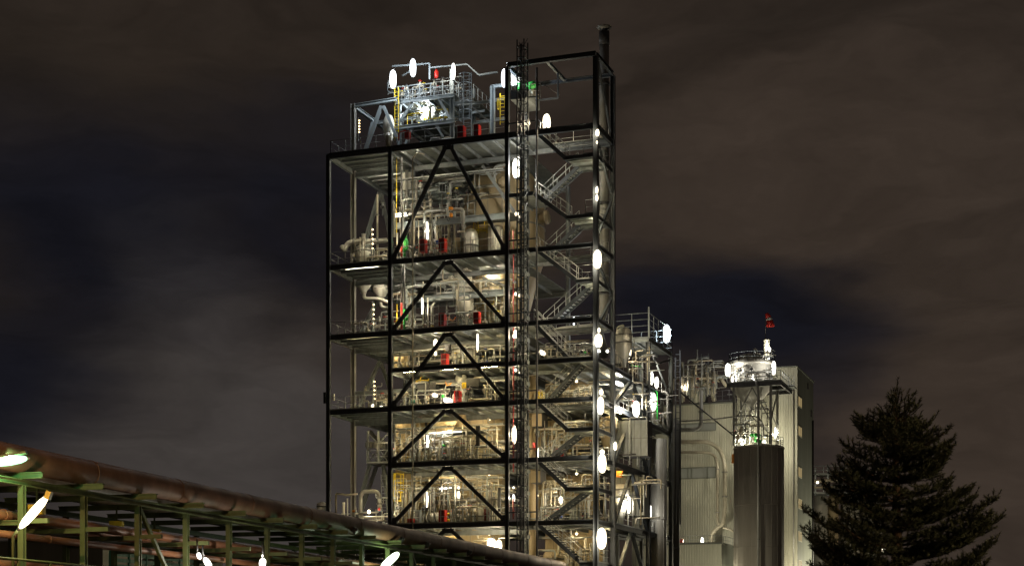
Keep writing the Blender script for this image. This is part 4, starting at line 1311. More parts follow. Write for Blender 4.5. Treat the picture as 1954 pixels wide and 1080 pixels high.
# ------------------------------------------------------------------ lamps
def capsule(w, h, seg=10):
    """profile of an oval lamp diffuser standing on z=0"""
    n = 9
    return [(max(w / 2 * (1 - abs(2 * k / (n - 1) - 1) ** 2.7) ** .5, .01), h * k / (n - 1)) for k in range(n)] if h <= w * 1.4 else \
        [(max(w / 2 * (1 - abs(2 * t - 1) ** 2.7) ** .5, .01), h * t) for t in (0, .02, .08, .2, .5, .8, .92, .98, 1)]

def lamp(label, c, w, h, ang=0.0, mat='glow_white', arm=(0, .6, 0), group=None, lean=0.0, name='lamp'):
    """oval diffuser (w by h metres) centred at c, its axis leaning ang degrees in the picture's upright plane"""
    a = math.radians(ang)
    ax = (RGT * math.sin(a) + Vector((0, 0, math.cos(a))) - FWD * lean).normalized()
    root = thing(name, label, 'lamp', c, group)
    s = c - ax * (h / 2)
    part('diffuser', MB().lathe(s, capsule(w, h), 14, ax), mat, root)
    bulb(root, c, mat, 2.4 * w * h, w * .2)
    for q, sg in ((s + ax * h, 1), (s, -1)):
        part('end_cap', MB().lathe(q, [(w * .12, -.03), (w * .17, .01), (w * .13, .06), (w * .05, .08)], 8, ax * sg), 'grey_steel', root)
    av = Vector(arm)
    if av.length > 0:
        part('bracket', MB().tube([s + ax * (h + .05), s + ax * (h + .1) + av * .5, s + ax * (h + .1) + av], .035, 6), 'dark_metal', root)
    return root

def plamp(px, py, dy, w, h, label, ang=0, mat='glow_white', arm=(0, .6, 0), group=None, lean=0.0):
    m = mpp(px, dy) * 1.02
    return lamp(label, P(px, py, dy), w * m, h * m, ang, mat, arm, group, lean)

OV = 'tall oval lamps on the tower columns'
SM = 'small spot lamps on the tower'
for row in (
    (750, 152, 3.0, 13, 35, 'tall oval lamp at the far left of the roof frame, above the yellow ladder', 0, 'glow_cool', (.2, .3, -1.8), OV),
    (788, 130, 5.0, 12, 34, 'tall oval lamp standing highest on the roof frame', 0, 'glow_cool', (0, .3, -.9), OV),
    (865, 137, 5.0, 8, 31, 'narrow oval lamp on the right post of the roof frame', 0, 'glow_white', (0, .3, 0), OV),
    (962, 150, 1.2, 11, 35, 'tall oval lamp on the roof just left of the lattice mast', 0, 'glow_cool', (0, .5, 0), OV),
    (1043, 235, 1.6, 15, 33, 'tall oval lamp alone over the top stair landing', 0, 'glow_warm', (.0, .7, .1), OV),
    (985, 322, .55, 15, 37, 'tall oval lamp between the middle column and the mast, under the roof deck', 0, 'glow_white', (-.5, .1, 0), OV),
    (1140, 495, -.5, 16, 35, 'tall oval lamp on the right column beside the second storey deck', 0, 'glow_warm', (-.2, .3, 0), OV),
    (1142, 650, -.5, 15, 25, 'round oval lamp on the right column with a small light right above it', 0, 'glow_warm', (-.2, .3, 0), OV),
    (1146, 774, -.5, 13, 34, 'tall oval lamp on the right column beside the fourth storey deck', 0, 'glow_warm', (-.2, .3, 0), OV),
    (1149, 884, -.5, 16, 36, 'tall oval lamp on the right column beside the sixth storey ceiling', 0, 'glow_warm', (-.2, .3, 0), OV),
    (1148, 1027, -.5, 19, 40, 'tall oval lamp lowest on the right column', 0, 'glow_warm', (-.2, .3, 0), OV),
    (981, 829, .5, 9, 34, 'slim oval lamp beside the mast on the fifth storey', 0, 'glow_warm', (-.3, .1, 0), OV),
    (980, 950, .5, 5, 14, 'small slim oval lamp beside the mast on the sixth storey', 0, 'glow_white', (-.3, .1, 0), OV),
    (1272, 637, 23.0, 15, 34, 'tall oval lamp on the far corner of the annex roof railing', 0, 'glow_cool', (0, .2, -1.6), OV),
    (1199, 668, 12.0, 11, 33, 'tall oval lamp beside the white tank on the annex', 0, 'glow_warm', (0, .6, 0), OV),
    (1243, 722, 17.5, 9, 24, 'oval lamp behind the annex column under the roof platform, upper left of two', 0, 'glow_white', (0, .6, 0), OV),
    (1253, 730, 19.0, 8, 21, 'oval lamp behind the annex column under the roof platform, lower right of two', 0, 'glow_white', (0, .6, 0), OV),
    (1214, 780, 8.5, 14, 30, 'broad oval lamp hanging in front of the annex brace', 0, 'glow_white', (-.2, .6, 0), OV),
    (1247, 767, 16.5, 11, 33, 'tall oval lamp just right of the annex column beside the green pipe', 0, 'glow_white', (0, .6, 0), OV),
    (1174, 851, 4.2, 7, 15, 'small oval lamp on the second right column above the fifth storey deck', 0, 'glow_warm', (0, .3, 0), OV),
    (1200, 962, 9.0, 7, 33, 'slim oval lamp beside the lit cone hopper near the annex bottom', 0, 'glow_white', (0, .6, 0), OV),
    (1240, 976, 15.9, 7, 29, 'slim oval lamp on the annex column near the bottom right', 0, 'glow_white', (-.1, .3, 0), OV),
    (1140, 254, -.3, 7, 13, 'small lamp on the right column beside the top stair landing', 0, 'glow_warm', (0, .3, 0), SM),
    (1139, 272, -.3, 3, 5, 'tiny lamp on the right column just below the top landing lamp', 0, 'glow_warm', (0, .2, 0), SM),
    (1139, 363, -.3, 5, 13, 'small lamp on the right column, upper of a stacked pair', 0, 'glow_warm', (0, .3, 0), SM),
    (1139, 378, -.3, 5, 12, 'small lamp on the right column, lower of a stacked pair', 0, 'glow_warm', (0, .3, 0), SM),
    (1143, 630, -.4, 5, 9, 'small light right above the round oval lamp on the right column', 0, 'glow_warm', (0, .3, 0), SM),
    (1143, 670, -.2, 6, 4.5, 'small low light below the round oval lamp on the right column', 0, 'glow_white', (0, .3, 0), SM),
    (1159, 670, 3.0, 5.5, 5.5, 'small round light between the two right columns at the half deck', 0, 'glow_white', (0, .3, 0), SM),
    (1147, 748, -.45, 8, 10, 'small light capping the oval lamp of the fourth storey', 0, 'glow_warm', (0, .3, 0), SM),
    (1149, 862, -.45, 9, 9, 'small light capping the oval lamp of the sixth storey', 0, 'glow_warm', (0, .3, 0), SM),
    (986, 408.5, .4, 7, 7, 'small spot beside the mast on the second storey, left of a pair', 0, 'glow_warm', (0, .3, 0), SM),
    (993, 414, .4, 5.5, 5.5, 'small spot beside the mast on the second storey, right of a pair', 0, 'glow_warm', (0, .3, 0), SM),
    (985, 561, .4, 6, 6.5, 'small spot beside the mast on the third storey, left of a pair', 0, 'glow_warm', (0, .3, 0), SM),
    (993, 564, .4, 7, 7, 'small spot beside the mast on the third storey, right of a pair', 0, 'glow_warm', (0, .3, 0), SM),
    (984, 633, .4, 6, 6, 'small spot beside the mast under the third deck, upper of a pair', 0, 'glow_warm', (0, .3, 0), SM),
    (983, 641, .4, 10, 9, 'bigger spot beside the mast under the third deck, lower of a pair', 0, 'glow_warm', (0, .3, 0), SM),
    (985, 706, .4, 7, 6, 'small spot beside the mast under the half deck, left of a pair', 0, 'glow_warm', (0, .3, 0), SM),
    (992, 711, .4, 4, 4, 'tiny spot beside the mast under the half deck, right of a pair', 0, 'glow_warm', (0, .3, 0), SM),
    (980, 930, .5, 3, 4, 'tiny light above the slim oval lamp of the sixth storey', 0, 'glow_white', (0, .2, 0), SM),
    (1035, 673, 1.8, 8, 13, 'tilted floodlight on the half deck right of the mast', -58, 'glow_warm', (0, .4, -.4), SM),
    (831, 655, 1.4, 8, 15, 'oval lamp under the third deck behind the left brace', 0, 'glow_warm', (0, .4, 0), SM),
    (831, 674.5, 1.4, 5.5, 8, 'small lamp right below the oval one behind the left brace', 0, 'glow_warm', (0, .3, 0), SM),
    (830, 754, .7, 7, 11, 'tilted floodlight above the fifth deck railing, smaller of two', -68, 'glow_warm', (0, .3, -.4), SM),
    (855, 764, .5, 11, 18, 'tilted floodlight above the fifth deck railing, larger of two', -72, 'glow_warm', (0, .3, -.4), SM),
    (711.5, 776, .7, 6, 10, 'small lamp standing on the lowest left bay deck', 0, 'glow_warm', (0, .3, -.4), SM),
    (704, 976, 3.0, 6, 8, 'small lamp among the pipes at the left bay foot', 0, 'glow_warm', (0, .4, 0), SM),
    (875, 943.5, 1.6, 6, 13, 'small oval lamp in the middle of the sixth storey', 0, 'glow_warm', (0, .4, 0), SM),
    (875, 930, 1.6, 4, 4.5, 'tiny lamp above the oval one of the sixth storey', 0, 'glow_warm', (0, .3, 0), SM),
    (938, 1037, 2.2, 17, 20, 'glaring round lamp at the bottom left of the middle column', 0, 'glow_warm', (0, .6, 0), SM),
    (952, 1040, 3.5, 12, 20, 'broad lamp right beside the glaring round one at the bottom', 0, 'glow_warm', (0, .6, 0), SM),
    (1095, 608, 3.9, 3.6, 7, 'tiny lamp on the third deck beside the stair top', 0, 'glow_cool', (0, .2, 0), SM),
    (1095, 618, 3.9, 3.2, 4, 'tiny lamp just below the third deck beside the stair', 0, 'glow_cool', (0, .2, 0), SM),
    (1181, 732, 9.0, 8, 19, 'slanted tube lamp under the first annex deck', -68, 'glow_white', (0, .3, .3), SM),
    (1070, 954, 6.0, 8, 14, 'oval lamp behind the lower stairs, upper of a pair', 0, 'glow_warm', (0, .5, 0), SM),
    (1070, 976, 6.0, 9, 14, 'oval lamp behind the lower stairs, lower of a pair', 0, 'glow_warm', (0, .5, 0), SM),
    (1025, 945, 4.0, 5, 4, 'tiny lamp beside the tan duct on the sixth storey', 0, 'glow_warm', (0, .3, 0), SM),
    (728, 776, 3.0, 7, 4, 'tiny low lamp beside the front column on the lowest left bay deck', 0, 'glow_warm', (0, .3, 0), SM),
):
    px, py, dy, w, h, lab, ang, mat, arm, grp = row
    plamp(px, py, dy, w, h, lab, ang, mat, arm, grp)

def tube_light(label, a, b, r=.055, mat='glow_tube', back=(0, .12, 0)):
    a, b = Vector(a), Vector(b)
    root = thing('tube_light', label, 'lamp', a, 'fluorescent tube lights')
    part('tube', MB().tube([a, b], r, 8), mat, root)
    bulb(root, (a + b) / 2, mat, 2 * PI * r * (b - a).length, r * .6)
    bk = Vector(back)
    part('housing', MB().bar(a + bk, b + bk, r * 2.6, .06), 'white_paint', root)
    return root
for lab, a, b, r in (
    ('horizontal tube light at the left of the second storey, lower of two', (751, 414, 3.0), (777, 411, 3.0), .07),
    ('horizontal tube light at the left of the second storey, upper of two', (752, 409, 4.2), (775, 406.5, 4.2), .045),
    ('upright tube light in front of the grey pipes of the second storey', (814.5, 424, 1.6), (815.5, 456, 1.6), .075),
    ('upright tube light on the third storey under the inner beam', (805.5, 569, 1.8), (805.5, 599, 1.8), .06),
    ('upright tube light left below the fifth storey canopy', (815.5, 830, 1.6), (815.5, 853, 1.6), .06),
    ('long tube light along the front edge of the fifth storey canopy', (819, 827, 1.9), (880, 823, 1.9), .05),
    ('upright tube light beside the left brace of the sixth storey', (814.5, 938, 1.8), (814.5, 967, 1.8), .05),
    ('upright tube light by the vessels on the fourth storey right of the lamp', (911, 637, 1.6), (911, 668, 1.6), .05),
    ('upright tube light behind the sixth storey stairs beside the tan duct', (1026, 855, 5.0), (1026, 875, 5.0), .06),
    ('horizontal tube light above the sixth storey manifold', (836, 932, 3.0), (861, 930, 3.0), .05)):
    tube_light(lab, P(*a), P(*b), r)
# ceiling lights: tower deck bulkheads and strips are added fill
def ceiling_light(label, x, d, z, L=.2, mat='glow_bulkhead'):
    """round bulkhead lamp hung below a deck"""
    root = thing('ceiling_light', label, 'lamp', T(x, d, z), 'round bulkhead lights under the decks')
    part('diffuser', MB().lathe(T(x, d, z - .2), [(.01, 0), (L * .35, .02), (L * .5, .07), (L * .5, .12), (L * .4, .16)], 10), mat, root)
    bulb(root, T(x, d, z - .1), mat, 2.6 * L * L, L * .2)
    part('housing', MB().lathe(T(x, d, z - .04), [(L * .55, 0), (L * .55, .06), (L * .2, .1), (.03, .3)], 10), 'white_paint', root)
lv = {'roof deck': ZA, 'second deck': ZB, 'third deck': ZC, 'half deck': ZM, 'fourth deck': ZD, 'fifth deck': ZE, 'lowest deck': ZF}
def fill_edge_strip(label, a, b, mat):
    """unseen fill strip added behind an edge beam to brighten the storey below"""
    a, b = Vector(a), Vector(b)
    root = thing('fill_strip', label, 'lamp', a, 'added strip lights behind the edge beams')
    part('diffuser', MB().tube([a, b], .05, 6), mat, root)
    part('housing', MB().bar(a + Vector((0, 0, .08)), b + Vector((0, 0, .08)), .14, .05), 'white_paint', root)
for nm, z in lv.items():
    mt = 'glow_stripcool' if z > 30 else 'glow_strip'
    h = z - .2
    for k, w in enumerate(('left', 'middle', 'right')):
        if nm == 'roof deck' and w != 'left':
            continue
        x = X2 + 1.7 + 3.4 * k
        fill_edge_strip('added strip light behind the front beam of the %s, %s of the wide bay' % (nm, w), T(x - .7, .42, h), T(x + .7, .42, h), mt)
    for k, w in enumerate(('left', 'right')):
        if nm not in ('half deck', 'roof deck'):
            x = X2 + 2.6 + 4.6 * k
            fill_edge_strip('added strip light behind the second row beam of the %s, %s of the wide bay' % (nm, w), T(x - .7, R1 + .4, z - .42), T(x + .7, R1 + .4, z - .42), mt)
    if z in (ZA, ZB, ZC, ZD):
        fill_edge_strip('added strip light behind the front beam of the %s in the left bay' % nm, T(X1 + 1.4, .42, h), T(X1 + 4.2, .42, h), mt)
        fill_edge_strip('added strip light behind the second row beam of the %s in the left bay' % nm, T(X1 + 2.0, R1 + .4, z - .42), T(X1 + 3.6, R1 + .4, z - .42), mt)
    fill_edge_strip('added strip light behind the front beam of the %s in the stair bay' % nm, T(X3 + 1.2, .42, h), T(X3 + 2.2, .42, h), mt)
    if z < 24:
        fill_edge_strip('added strip light behind the side beam of the %s in the annex' % nm, T(X4 - .45, R1 + 2.5, h), T(X4 - .45, R1 + 4.0, h), mt)
        fill_edge_strip('added strip light behind the back landing beam of the %s' % nm, T(X3 + 3.0, R1 + .5, h), T(X3 + 4.4, R1 + .5, h), mt)
    if nm in ('half deck', 'fifth deck', 'lowest deck'):  # bulkheads added to brighten the storeys
        ceiling_light('added bulkhead light under the %s behind the stairs' % nm, X3 + 3.4, 7.5, z - .5)
    if nm in ('second deck', 'fourth deck', 'fifth deck', 'lowest deck'):
        ceiling_light('added bulkhead light under the %s of the wide bay' % nm, X2 + 6.6, 5.4, z - .5)
ceiling_light('broad bulkhead light glaring under the top platform of the roof frame', P(812, 190, 7.4).x, 7.4, zt1 - .3, .5, 'glow_bulkcool')
ceiling_light('second bulkhead light glaring under the top platform of the roof frame', P(812, 190, 8.2).x, 8.6, zt1 - .3, .5, 'glow_bulkcool')

# unseen upright strips added behind the front columns to brighten the bays
def fill_post_strip(label, x, z, mat, L=1.3):
    a, b = T(x - .17, .42, z), T(x - .17, .42, z + L)
    root = thing('fill_strip', label, 'lamp', a, 'added upright strip lights on the column backs')
    part('diffuser', MB().tube([a, b], .045, 6), mat, root)
    part('housing', MB().bar(a - Vector((0, .12, 0)), b - Vector((0, .12, 0)), .1, .05), 'white_paint', root)
for nm, x in (('left bay', X2), ('wide bay', X3), ('stair bay', X4 - .05)):
    for st, z in (('second storey', ZB), ('third storey', ZC), ('fourth storey', ZD), ('fifth storey', ZE), ('sixth storey', ZF)):
        fill_post_strip('added upright strip light behind the column right of the %s, %s' % (nm, st), x, z + 1.2, 'glow_post' if z > 25 or x == X2 else 'glow_postwarm')
    if nm != 'wide bay':
        fill_post_strip('second added upright strip light behind the column right of the %s, second storey' % nm, x, ZB + 5.0, 'glow_post')

# ------------------------------------------------------------------ corrugated building on the right
DB = 71.0                                           # its front plane, metres behind the tower's front
def corrugated(a, b, z0, z1, pitch=.30, amp=.042, out=(0, -1, 0)):
    a, b = Vector(a), Vector(b)
    d = b - a
    n = max(2, int(d.length / pitch))
    o = Vector(out)
    vs, fs = [], []
    for i in range(n):
        for t, q in ((0, 0), (.42, 0), (.5, 1), (.92, 1)):
            p = a + d * ((i + t) / n) + o * (q * amp)
            vs += [(p.x, p.y, z0), (p.x, p.y, z1)]
    vs += [(b.x, b.y, z0), (b.x, b.y, z1)]
    for i in range(len(vs) // 2 - 1):
        fs.append((2 * i, 2 * i + 2, 2 * i + 3, 2 * i + 1))
    return MB().add(vs, fs)

def PB(px, py, d=DB):
    return P(px, py, d)

hall = thing('corrugated_hall', 'pale corrugated metal hall behind the silo with window bands', 'building', PB(1350, 1100))
zr = PB(1397, 768).z
xl_, xr_ = PB(1296, 900).x - 6, PB(1408, 900).x
rows = [(822, 808), (912, 892)]                     # window bands
zs = [0.0]
bands = []
for lo, hi in rows[::-1]:
    bands.append((PB(1330, lo).z, PB(1330, hi).z))
xw1 = PB(1366, 900).x
za = 0.0
for lo, hi in bands + [(zr, zr)]:
    part('wall', corrugated((xl_, YF + DB, 0), (xw1, YF + DB, 0), za, lo), 'siding', hall)
    za = hi
part('wall', corrugated((xw1, YF + DB, 0), (xr_, YF + DB, 0), 0, zr), 'siding', hall)
part('wall', MB().span((xl_, YF + DB + .15, 0), (xr_, YF + DB + 12, zr - .05)), 'siding_dark', hall)
part('parapet', MB().span((xl_, YF + DB - .12, zr - .05), (xr_ + .05, YF + DB + .3, zr + .12)), 'siding_dark', hall)
for (lo, hi), bx in zip(bands, ((1297, 1313, 1320, 1350, 1366), (1297, 1308, 1335, 1366))):
    fr = MB()
    for px in bx:
        x = PB(px, 900).x
        fr.bar((x, YF + DB - .03, lo), (x, YF + DB - .03, hi), .1)
    fr.span((xl_, YF + DB - .06, lo - .07), (xw1, YF + DB + .04, lo + .05))
    fr.span((xl_, YF + DB - .06, hi - .05), (xw1, YF + DB + .04, hi + .07))
    w = part('window', fr, 'siding_dark', hall)
    for a, b in zip(bx[:-1], bx[1:]):
        part('pane', MB().span((PB(a, 900).x + .06, YF + DB + .02, lo + .05), (PB(b, 900).x - .06, YF + DB + .05, hi - .05)), 'glow_pane', w)

block = thing('stair_block', 'taller corrugated block with a plain dark side wall and a column of lit windows', 'building', PB(1520, 1100))
cx_ = PB(1521.5, 900).x
zt_ = PB(1521.5, 701.5).z
xl2 = PB(1408, 900).x
yb_ = YF + DB + 4.6 * 1.0
side_y1 = PX(1552, 722, cx_).y
part('wall', corrugated((xl2, YF + DB - .6, 0), (cx_, YF + DB - .6, 0), 0, zt_), 'siding', block)
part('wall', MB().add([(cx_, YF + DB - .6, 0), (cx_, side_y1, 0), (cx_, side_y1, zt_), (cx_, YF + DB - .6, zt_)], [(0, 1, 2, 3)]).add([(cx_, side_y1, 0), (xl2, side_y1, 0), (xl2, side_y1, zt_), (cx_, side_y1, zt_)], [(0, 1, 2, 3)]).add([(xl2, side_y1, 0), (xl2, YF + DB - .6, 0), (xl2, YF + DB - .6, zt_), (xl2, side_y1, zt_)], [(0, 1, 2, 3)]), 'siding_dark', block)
part('roof', MB().span((xl2 - .1, YF + DB - .75, zt_), (cx_ + .12, side_y1 + .1, zt_ + .14)), 'siding_dark', block)
part('corner_trim', MB().bar((cx_ + .03, YF + DB - .63, 0), (cx_ + .03, YF + DB - .63, zt_), .16), 'siding', block)
ya, yb2 = PX(1522.8, 800, cx_).y, PX(1529.5, 800, cx_).y
ya = max(ya, YF + DB - .3)
for row in (767, 823, 901, 961, 1023, 1078):
    z0, z1 = PX(1526, row + 8.5, cx_).z, PX(1526, row - 8.5, cx_).z
    f = MB().span((cx_ - .02, ya, z0 - .08), (cx_ + .06, yb2, z0)).span((cx_ - .02, ya, z1), (cx_ + .06, yb2, z1 + .08)).span((cx_ - .02, ya - .08, z0 - .08), (cx_ + .06, ya, z1 + .08)).span((cx_ - .02, yb2, z0 - .08), (cx_ + .06, yb2 + .08, z1 + .08)).span((cx_ - .02, (ya + yb2) / 2 - .05, z0), (cx_ + .06, (ya + yb2) / 2 + .05, z1))
    w = part('window', f, 'siding', block)
    part('pane', MB().span((cx_ + .005, ya, z0), (cx_ + .02, yb2, z1)), 'glow_window', w)
for (px, p0, p1) in ((1541.5, 732, 743), (1548, 784, 796)):
    y0, y1 = PX(px - 1, 740, cx_).y, PX(px + 1.6, 740, cx_).y
    w = part('window', MB().span((cx_ - .01, y0, PX(px, p1, cx_).z), (cx_ + .04, y1, PX(px, p0, cx_).z)), 'dark_metal', block)
    part('pane', MB().span((cx_ + .04, y0 + .1, PX(px, p1, cx_).z + .08), (cx_ + .05, y1 - .1, PX(px, p0, cx_).z - .08)), 'glass', w)
part('downpipe', MB().tube([(cx_ + .12, side_y1 - 1.0, 0), (cx_ + .12, side_y1 - 1.0, PX(1547, 800, cx_).z)], .1, 8), 'dark_metal', block)
part('conduit', MB().tube([PB(1514, 1100, DB - .8), PB(1514, 735, DB - .8)], .07, 6), 'pipe_grey', block)

annexe = thing('low_annexe', 'low corrugated annexe with roof railing in front of the hall foot', 'building', PB(1340, 1100, 60))
az = PB(1340, 1038, 60).z
ax0, ax1 = PB(1296, 1000, 60).x - 5, PB(1377, 1000, 60).x
part('wall', corrugated((ax0, YF + 60, 0), (ax1, YF + 60, 0), 0, az), 'siding', annexe)
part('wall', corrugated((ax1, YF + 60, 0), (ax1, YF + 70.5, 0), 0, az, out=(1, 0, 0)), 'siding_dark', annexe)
part('roof', MB().span((ax0, YF + 59.9, az), (ax1 + .1, YF + 70.5, az + .12)), 'siding_dark', annexe)
part('railing', rail_mb([(ax0, YF + 60.2, az + .12), (ax1 - .1, YF + 60.2, az + .12), (ax1 - .1, YF + 70, az + .12)], .9, 1.3, .03), 'galvanised', annexe)
boxy('fire_box', 'small red box at the railing of the low annexe roof', 'box', 1297, 1303, 1028, 1038, 60.4, 'red_paint', .4)

# ------------------------------------------------------------------ silo with head frame
DS = 61.5
sc_ = P(1448, 900, DS)
sm = mpp(1448, DS)
SR = 47.5 * sm
zsil = P(1448, 857, DS).z
silo = thing('silo', 'wide dark metal silo with vertical seams in front of the corrugated hall', 'silo', (sc_.x, sc_.y, 0))
part('shell', MB().lathe((sc_.x, sc_.y, 0), [(SR, 0), (SR, zsil)], 48), 'silo_metal', silo)
part('roof', MB().lathe((sc_.x, sc_.y, zsil), [(SR + .06, 0), (SR + .06, .12), (SR * .5, .5), (.3, .75)], 48), 'silo_metal', silo)
for k in range(22):
    a = 2 * PI * k / 22
    x, y = sc_.x + (SR + .01) * math.cos(a), sc_.y + (SR + .01) * math.sin(a)
    part('seam', MB().bar((x, y, 0), (x, y, zsil - .02), .03), 'silo_metal', silo)
for py in (966, 1046):
    z = P(1448, py, DS).z
    part('band', MB().lathe((sc_.x, sc_.y, z), [(SR + .03, 0), (SR + .03, .07)], 48), 'silo_metal', silo)
ring_pts = [(sc_.x + (SR - .1) * math.cos(2 * PI * k / 20), sc_.y + (SR - .1) * math.sin(2 * PI * k / 20), zsil + .12) for k in range(21)]
part('railing', rail_mb(ring_pts, 1.1, 1.0, .03), 'galvanised', silo)

hf = thing('head_frame', 'steel frame over the silo carrying the round bunker and its platform', 'steel frame', (sc_.x, sc_.y, zsil))
zpl = P(1448, 735, DS).z
fx0, fx1 = P(1402, 900, DS - 1.5).x, P(1472, 900, DS - 1.5).x
fd = (DS - 1.9, DS + 2.2)
for x in (fx0, fx1):
    for d in fd:
        part('leg', MB().ibeam((x, YF + d, zsil + .3), (x, YF + d, zpl - .3), .26, .26, (1, 0, 0)), 'pipe_grey', hf)
px_, py_ = P(1388, 900, DS - 2.4).x, P(1492, 900, DS - 2.4).x
part('deck', MB().span((px_, YF + DS - 2.8, zpl - .1), (py_, YF + DS + 4.5, zpl)), 'deck_grey', hf)
for d in (DS - 2.7, DS + .6, DS + 4.2):
    part('beam', MB().ibeam((px_, YF + d, zpl - .32), (py_, YF + d, zpl - .32), .2, .4), 'dark_metal', hf)
part('beam', MB().ibeam((py_ - .1, YF + DS - 2.6, zpl - .32), (py_ - .1, YF + DS + 4.2, zpl - .32), .2, .4), 'dark_metal', hf)
part('railing', rail_mb([(px_, YF + DS - 2.7, zpl), (py_ - .1, YF + DS - 2.7, zpl), (py_ - .1, YF + DS + 4.4, zpl)], 1.15, 1.2, .03), 'galvanised', hf)
zmid = (zsil + zpl) / 2
for d in fd:
    part('brace', MB().bar((fx0, YF + d, zmid - .8), ((fx0 + fx1) / 2, YF + d, zpl - .5), .14).bar((fx1, YF + d, zmid - .8), ((fx0 + fx1) / 2, YF + d, zpl - .5), .14), 'pipe_grey', hf)
    part('brace', MB().bar((fx0 + .1, YF + d, zmid - 2.2), ((fx0 + fx1) / 2, YF + d, zmid - .2), .12).bar((fx1 - .1, YF + d, zmid - 2.2), ((fx0 + fx1) / 2, YF + d, zmid - .2), .12), 'pipe_grey', hf)
part('brace', MB().bar((fx1, YF + fd[0], zmid - .8), (fx1, YF + fd[1], zpl - .5), .14), 'pipe_grey', hf)
part('walkway', MB().span((py_, YF + DS + 1.6, zpl - .12), (P(1519, 900, DS + 3).x, YF + DS + 3.4, zpl)), 'deck_grey', hf)
part('railing', rail_mb([(py_, YF + DS + 1.7, zpl), (P(1519, 900, DS + 3).x, YF + DS + 1.7, zpl)], 1.1, 1.2, .03), 'galvanised', hf)

vtank('bunker', 'round floodlit bunker with manhole and ring platform on top of the head frame', 'bunker', 1434, DS + .8,
      [(.07, 795), (.08, 785), (.10, 781), (.9, 742), (.92, 740), (.92, 700), (1.0, 699), (1.0, 692), (.62, 690), (.62, 680), (.3, 676), (.05, 675)], 43, 'bright_cladding', bands=(716,), nozzles=((-92, 713, .42, .5),), seams=10)
bc = P(1434, 900, DS + .8)
zb_ = P(1434, 692, DS + .8).z
bR = 44 * mpp(1434, DS)
rb = thing('ring_platform', 'round railed ring platform around the bunker top', 'platform', (bc.x, bc.y, zb_))
part('deck', MB().lathe((bc.x, bc.y, zb_ - .3), [(bR * .9, -.18), (bR, -.15), (bR * 1.0, .1), (bR * .9, .12)], 40), 'white_paint', rb)
part('railing', rail_mb([(bc.x + bR * .98 * math.cos(2 * PI * k / 16), bc.y + bR * .98 * math.sin(2 * PI * k / 16), zb_ - .2) for k in range(17)], 1.1, 2.0, .035, False), 'pale_steel', rb)
def pd(name, label, pts, rpx, mat, dy, seg=12, bend=.5, flanges=(), cat='pipe'):
    return pipe(name, label, [(a, b, (c[0] if c else dy)) for a, b, *c in pts], rpx, mat, seg, bend, flanges, cat)
pd('vent_pipe', 'curved white vent pipe on the bunker top, taller of two', [(1443, 680), (1443, 668), (1439, 665)], 1.8, 'white_paint', DS + .8, 8, .3)
pd('vent_pipe', 'curved white vent pipe on the bunker top, shorter of two', [(1455, 690), (1455, 686), (1449, 682)], 1.6, 'white_paint', DS + .8, 8, .3)
vs_ = vtank('vent_stack', 'square capped vent stack with lamp and windsock pole behind the bunker', 'vent', 1463, DS + 3.5, [(1, 700), (1, 651), (1.25, 650), (1.25, 648), (.9, 647)], 5.5, 'siding')
ws = thing('windsock', 'red and white striped windsock limp on a thin pole above the bunker', 'windsock', P(1461, 648, DS + 3.5))
part('pole', MB().tube([P(1461, 648, DS + 3.5), P(1461, 600, DS + 3.5)], .04, 6), 'pipe_grey', ws)
sp = [(1462.5, 598.5, 3.4), (1465, 602, 4.6), (1467, 607, 5.4), (1468.5, 612, 6.2), (1469.5, 617, 7.0), (1470, 623, 7.8)]
mm = mpp(1466, DS + 3.5)
wpts = [P(a, b, DS + 3.5) for a, b, c in sp]
def sock(k0, k1, grow=0.0):
    return MB().tube(wpts[k0:k1 + 1], [c * mm + grow for a, b, c in sp][k0:k1 + 1], 14)
part('stripe', sock(0, 2), 'red_paint', ws)
part('stripe', sock(2, 3, -.004), 'white_paint', ws)
part('stripe', sock(3, 5), 'red_paint', ws)
part('hoop', MB().ring(P(1463, 599, DS + 3.5), 3.0 * mm, .03, (.5, 0, 1), 12, 4), 'dark_metal', ws)

# pipes in front of the hall
pd('conveying_pipe', 'large shiny conveying pipe curving down in front of the hall, outer one', [(1290, 843), (1352, 843), (1373, 855), (1383, 882), (1383, 975), (1379, 1000), (1366, 1008), (1357, 1022), (1357, 1100)], 4.0, 'pipe_pale', DS + 6, 14, 1.2, ((3, .2), (3, .7), (7, .3)))
pd('conveying_pipe', 'thinner shiny conveying pipe curving down in front of the hall, inner one', [(1290, 863), (1350, 863), (1364, 868), (1369, 884), (1369, 994), (1374, 1005)], 2.9, 'pipe_pale', DS + 6, 12, 1.0, ((3, .1), (3, .85)))
pd('wall_pipe', 'grey pipe along the upper hall wall turning up to the roof', [(1290, 820), (1330, 819), (1338, 812), (1338, 745)], 3.6, 'pipe_grey', DS - 1, 12, .6, ((2, .4),))
pd('wall_pipe', 'thin rusty pipe along the upper hall wall to the head frame', [(1290, 804), (1360, 800), (1415, 793), (1445, 794), (1456, 808), (1457, 830)], 1.4, 'pipe_grey', DS - 3, 8, .6, ((0, .3), (1, .4)))
pd('silo_outlet', 'short pipe branching from the conveying pipes to the silo side', [(1380, 1006), (1392, 1009), (1400, 1014)], 2.2, 'pipe_pale', DS + 4, 10, .4)
pd('silo_riser', 'long upright pipe on the silo front rising past the platform to the bunker', [(1447, 1100, DS - 3.3), (1447, 745, DS - 3.3), (1444, 728, DS - 3.3), (1434, 725, DS - 2)], 2.4, 'pipe_grey', DS - 3.3, 10, .8, ((0, .2), (0, .55)))
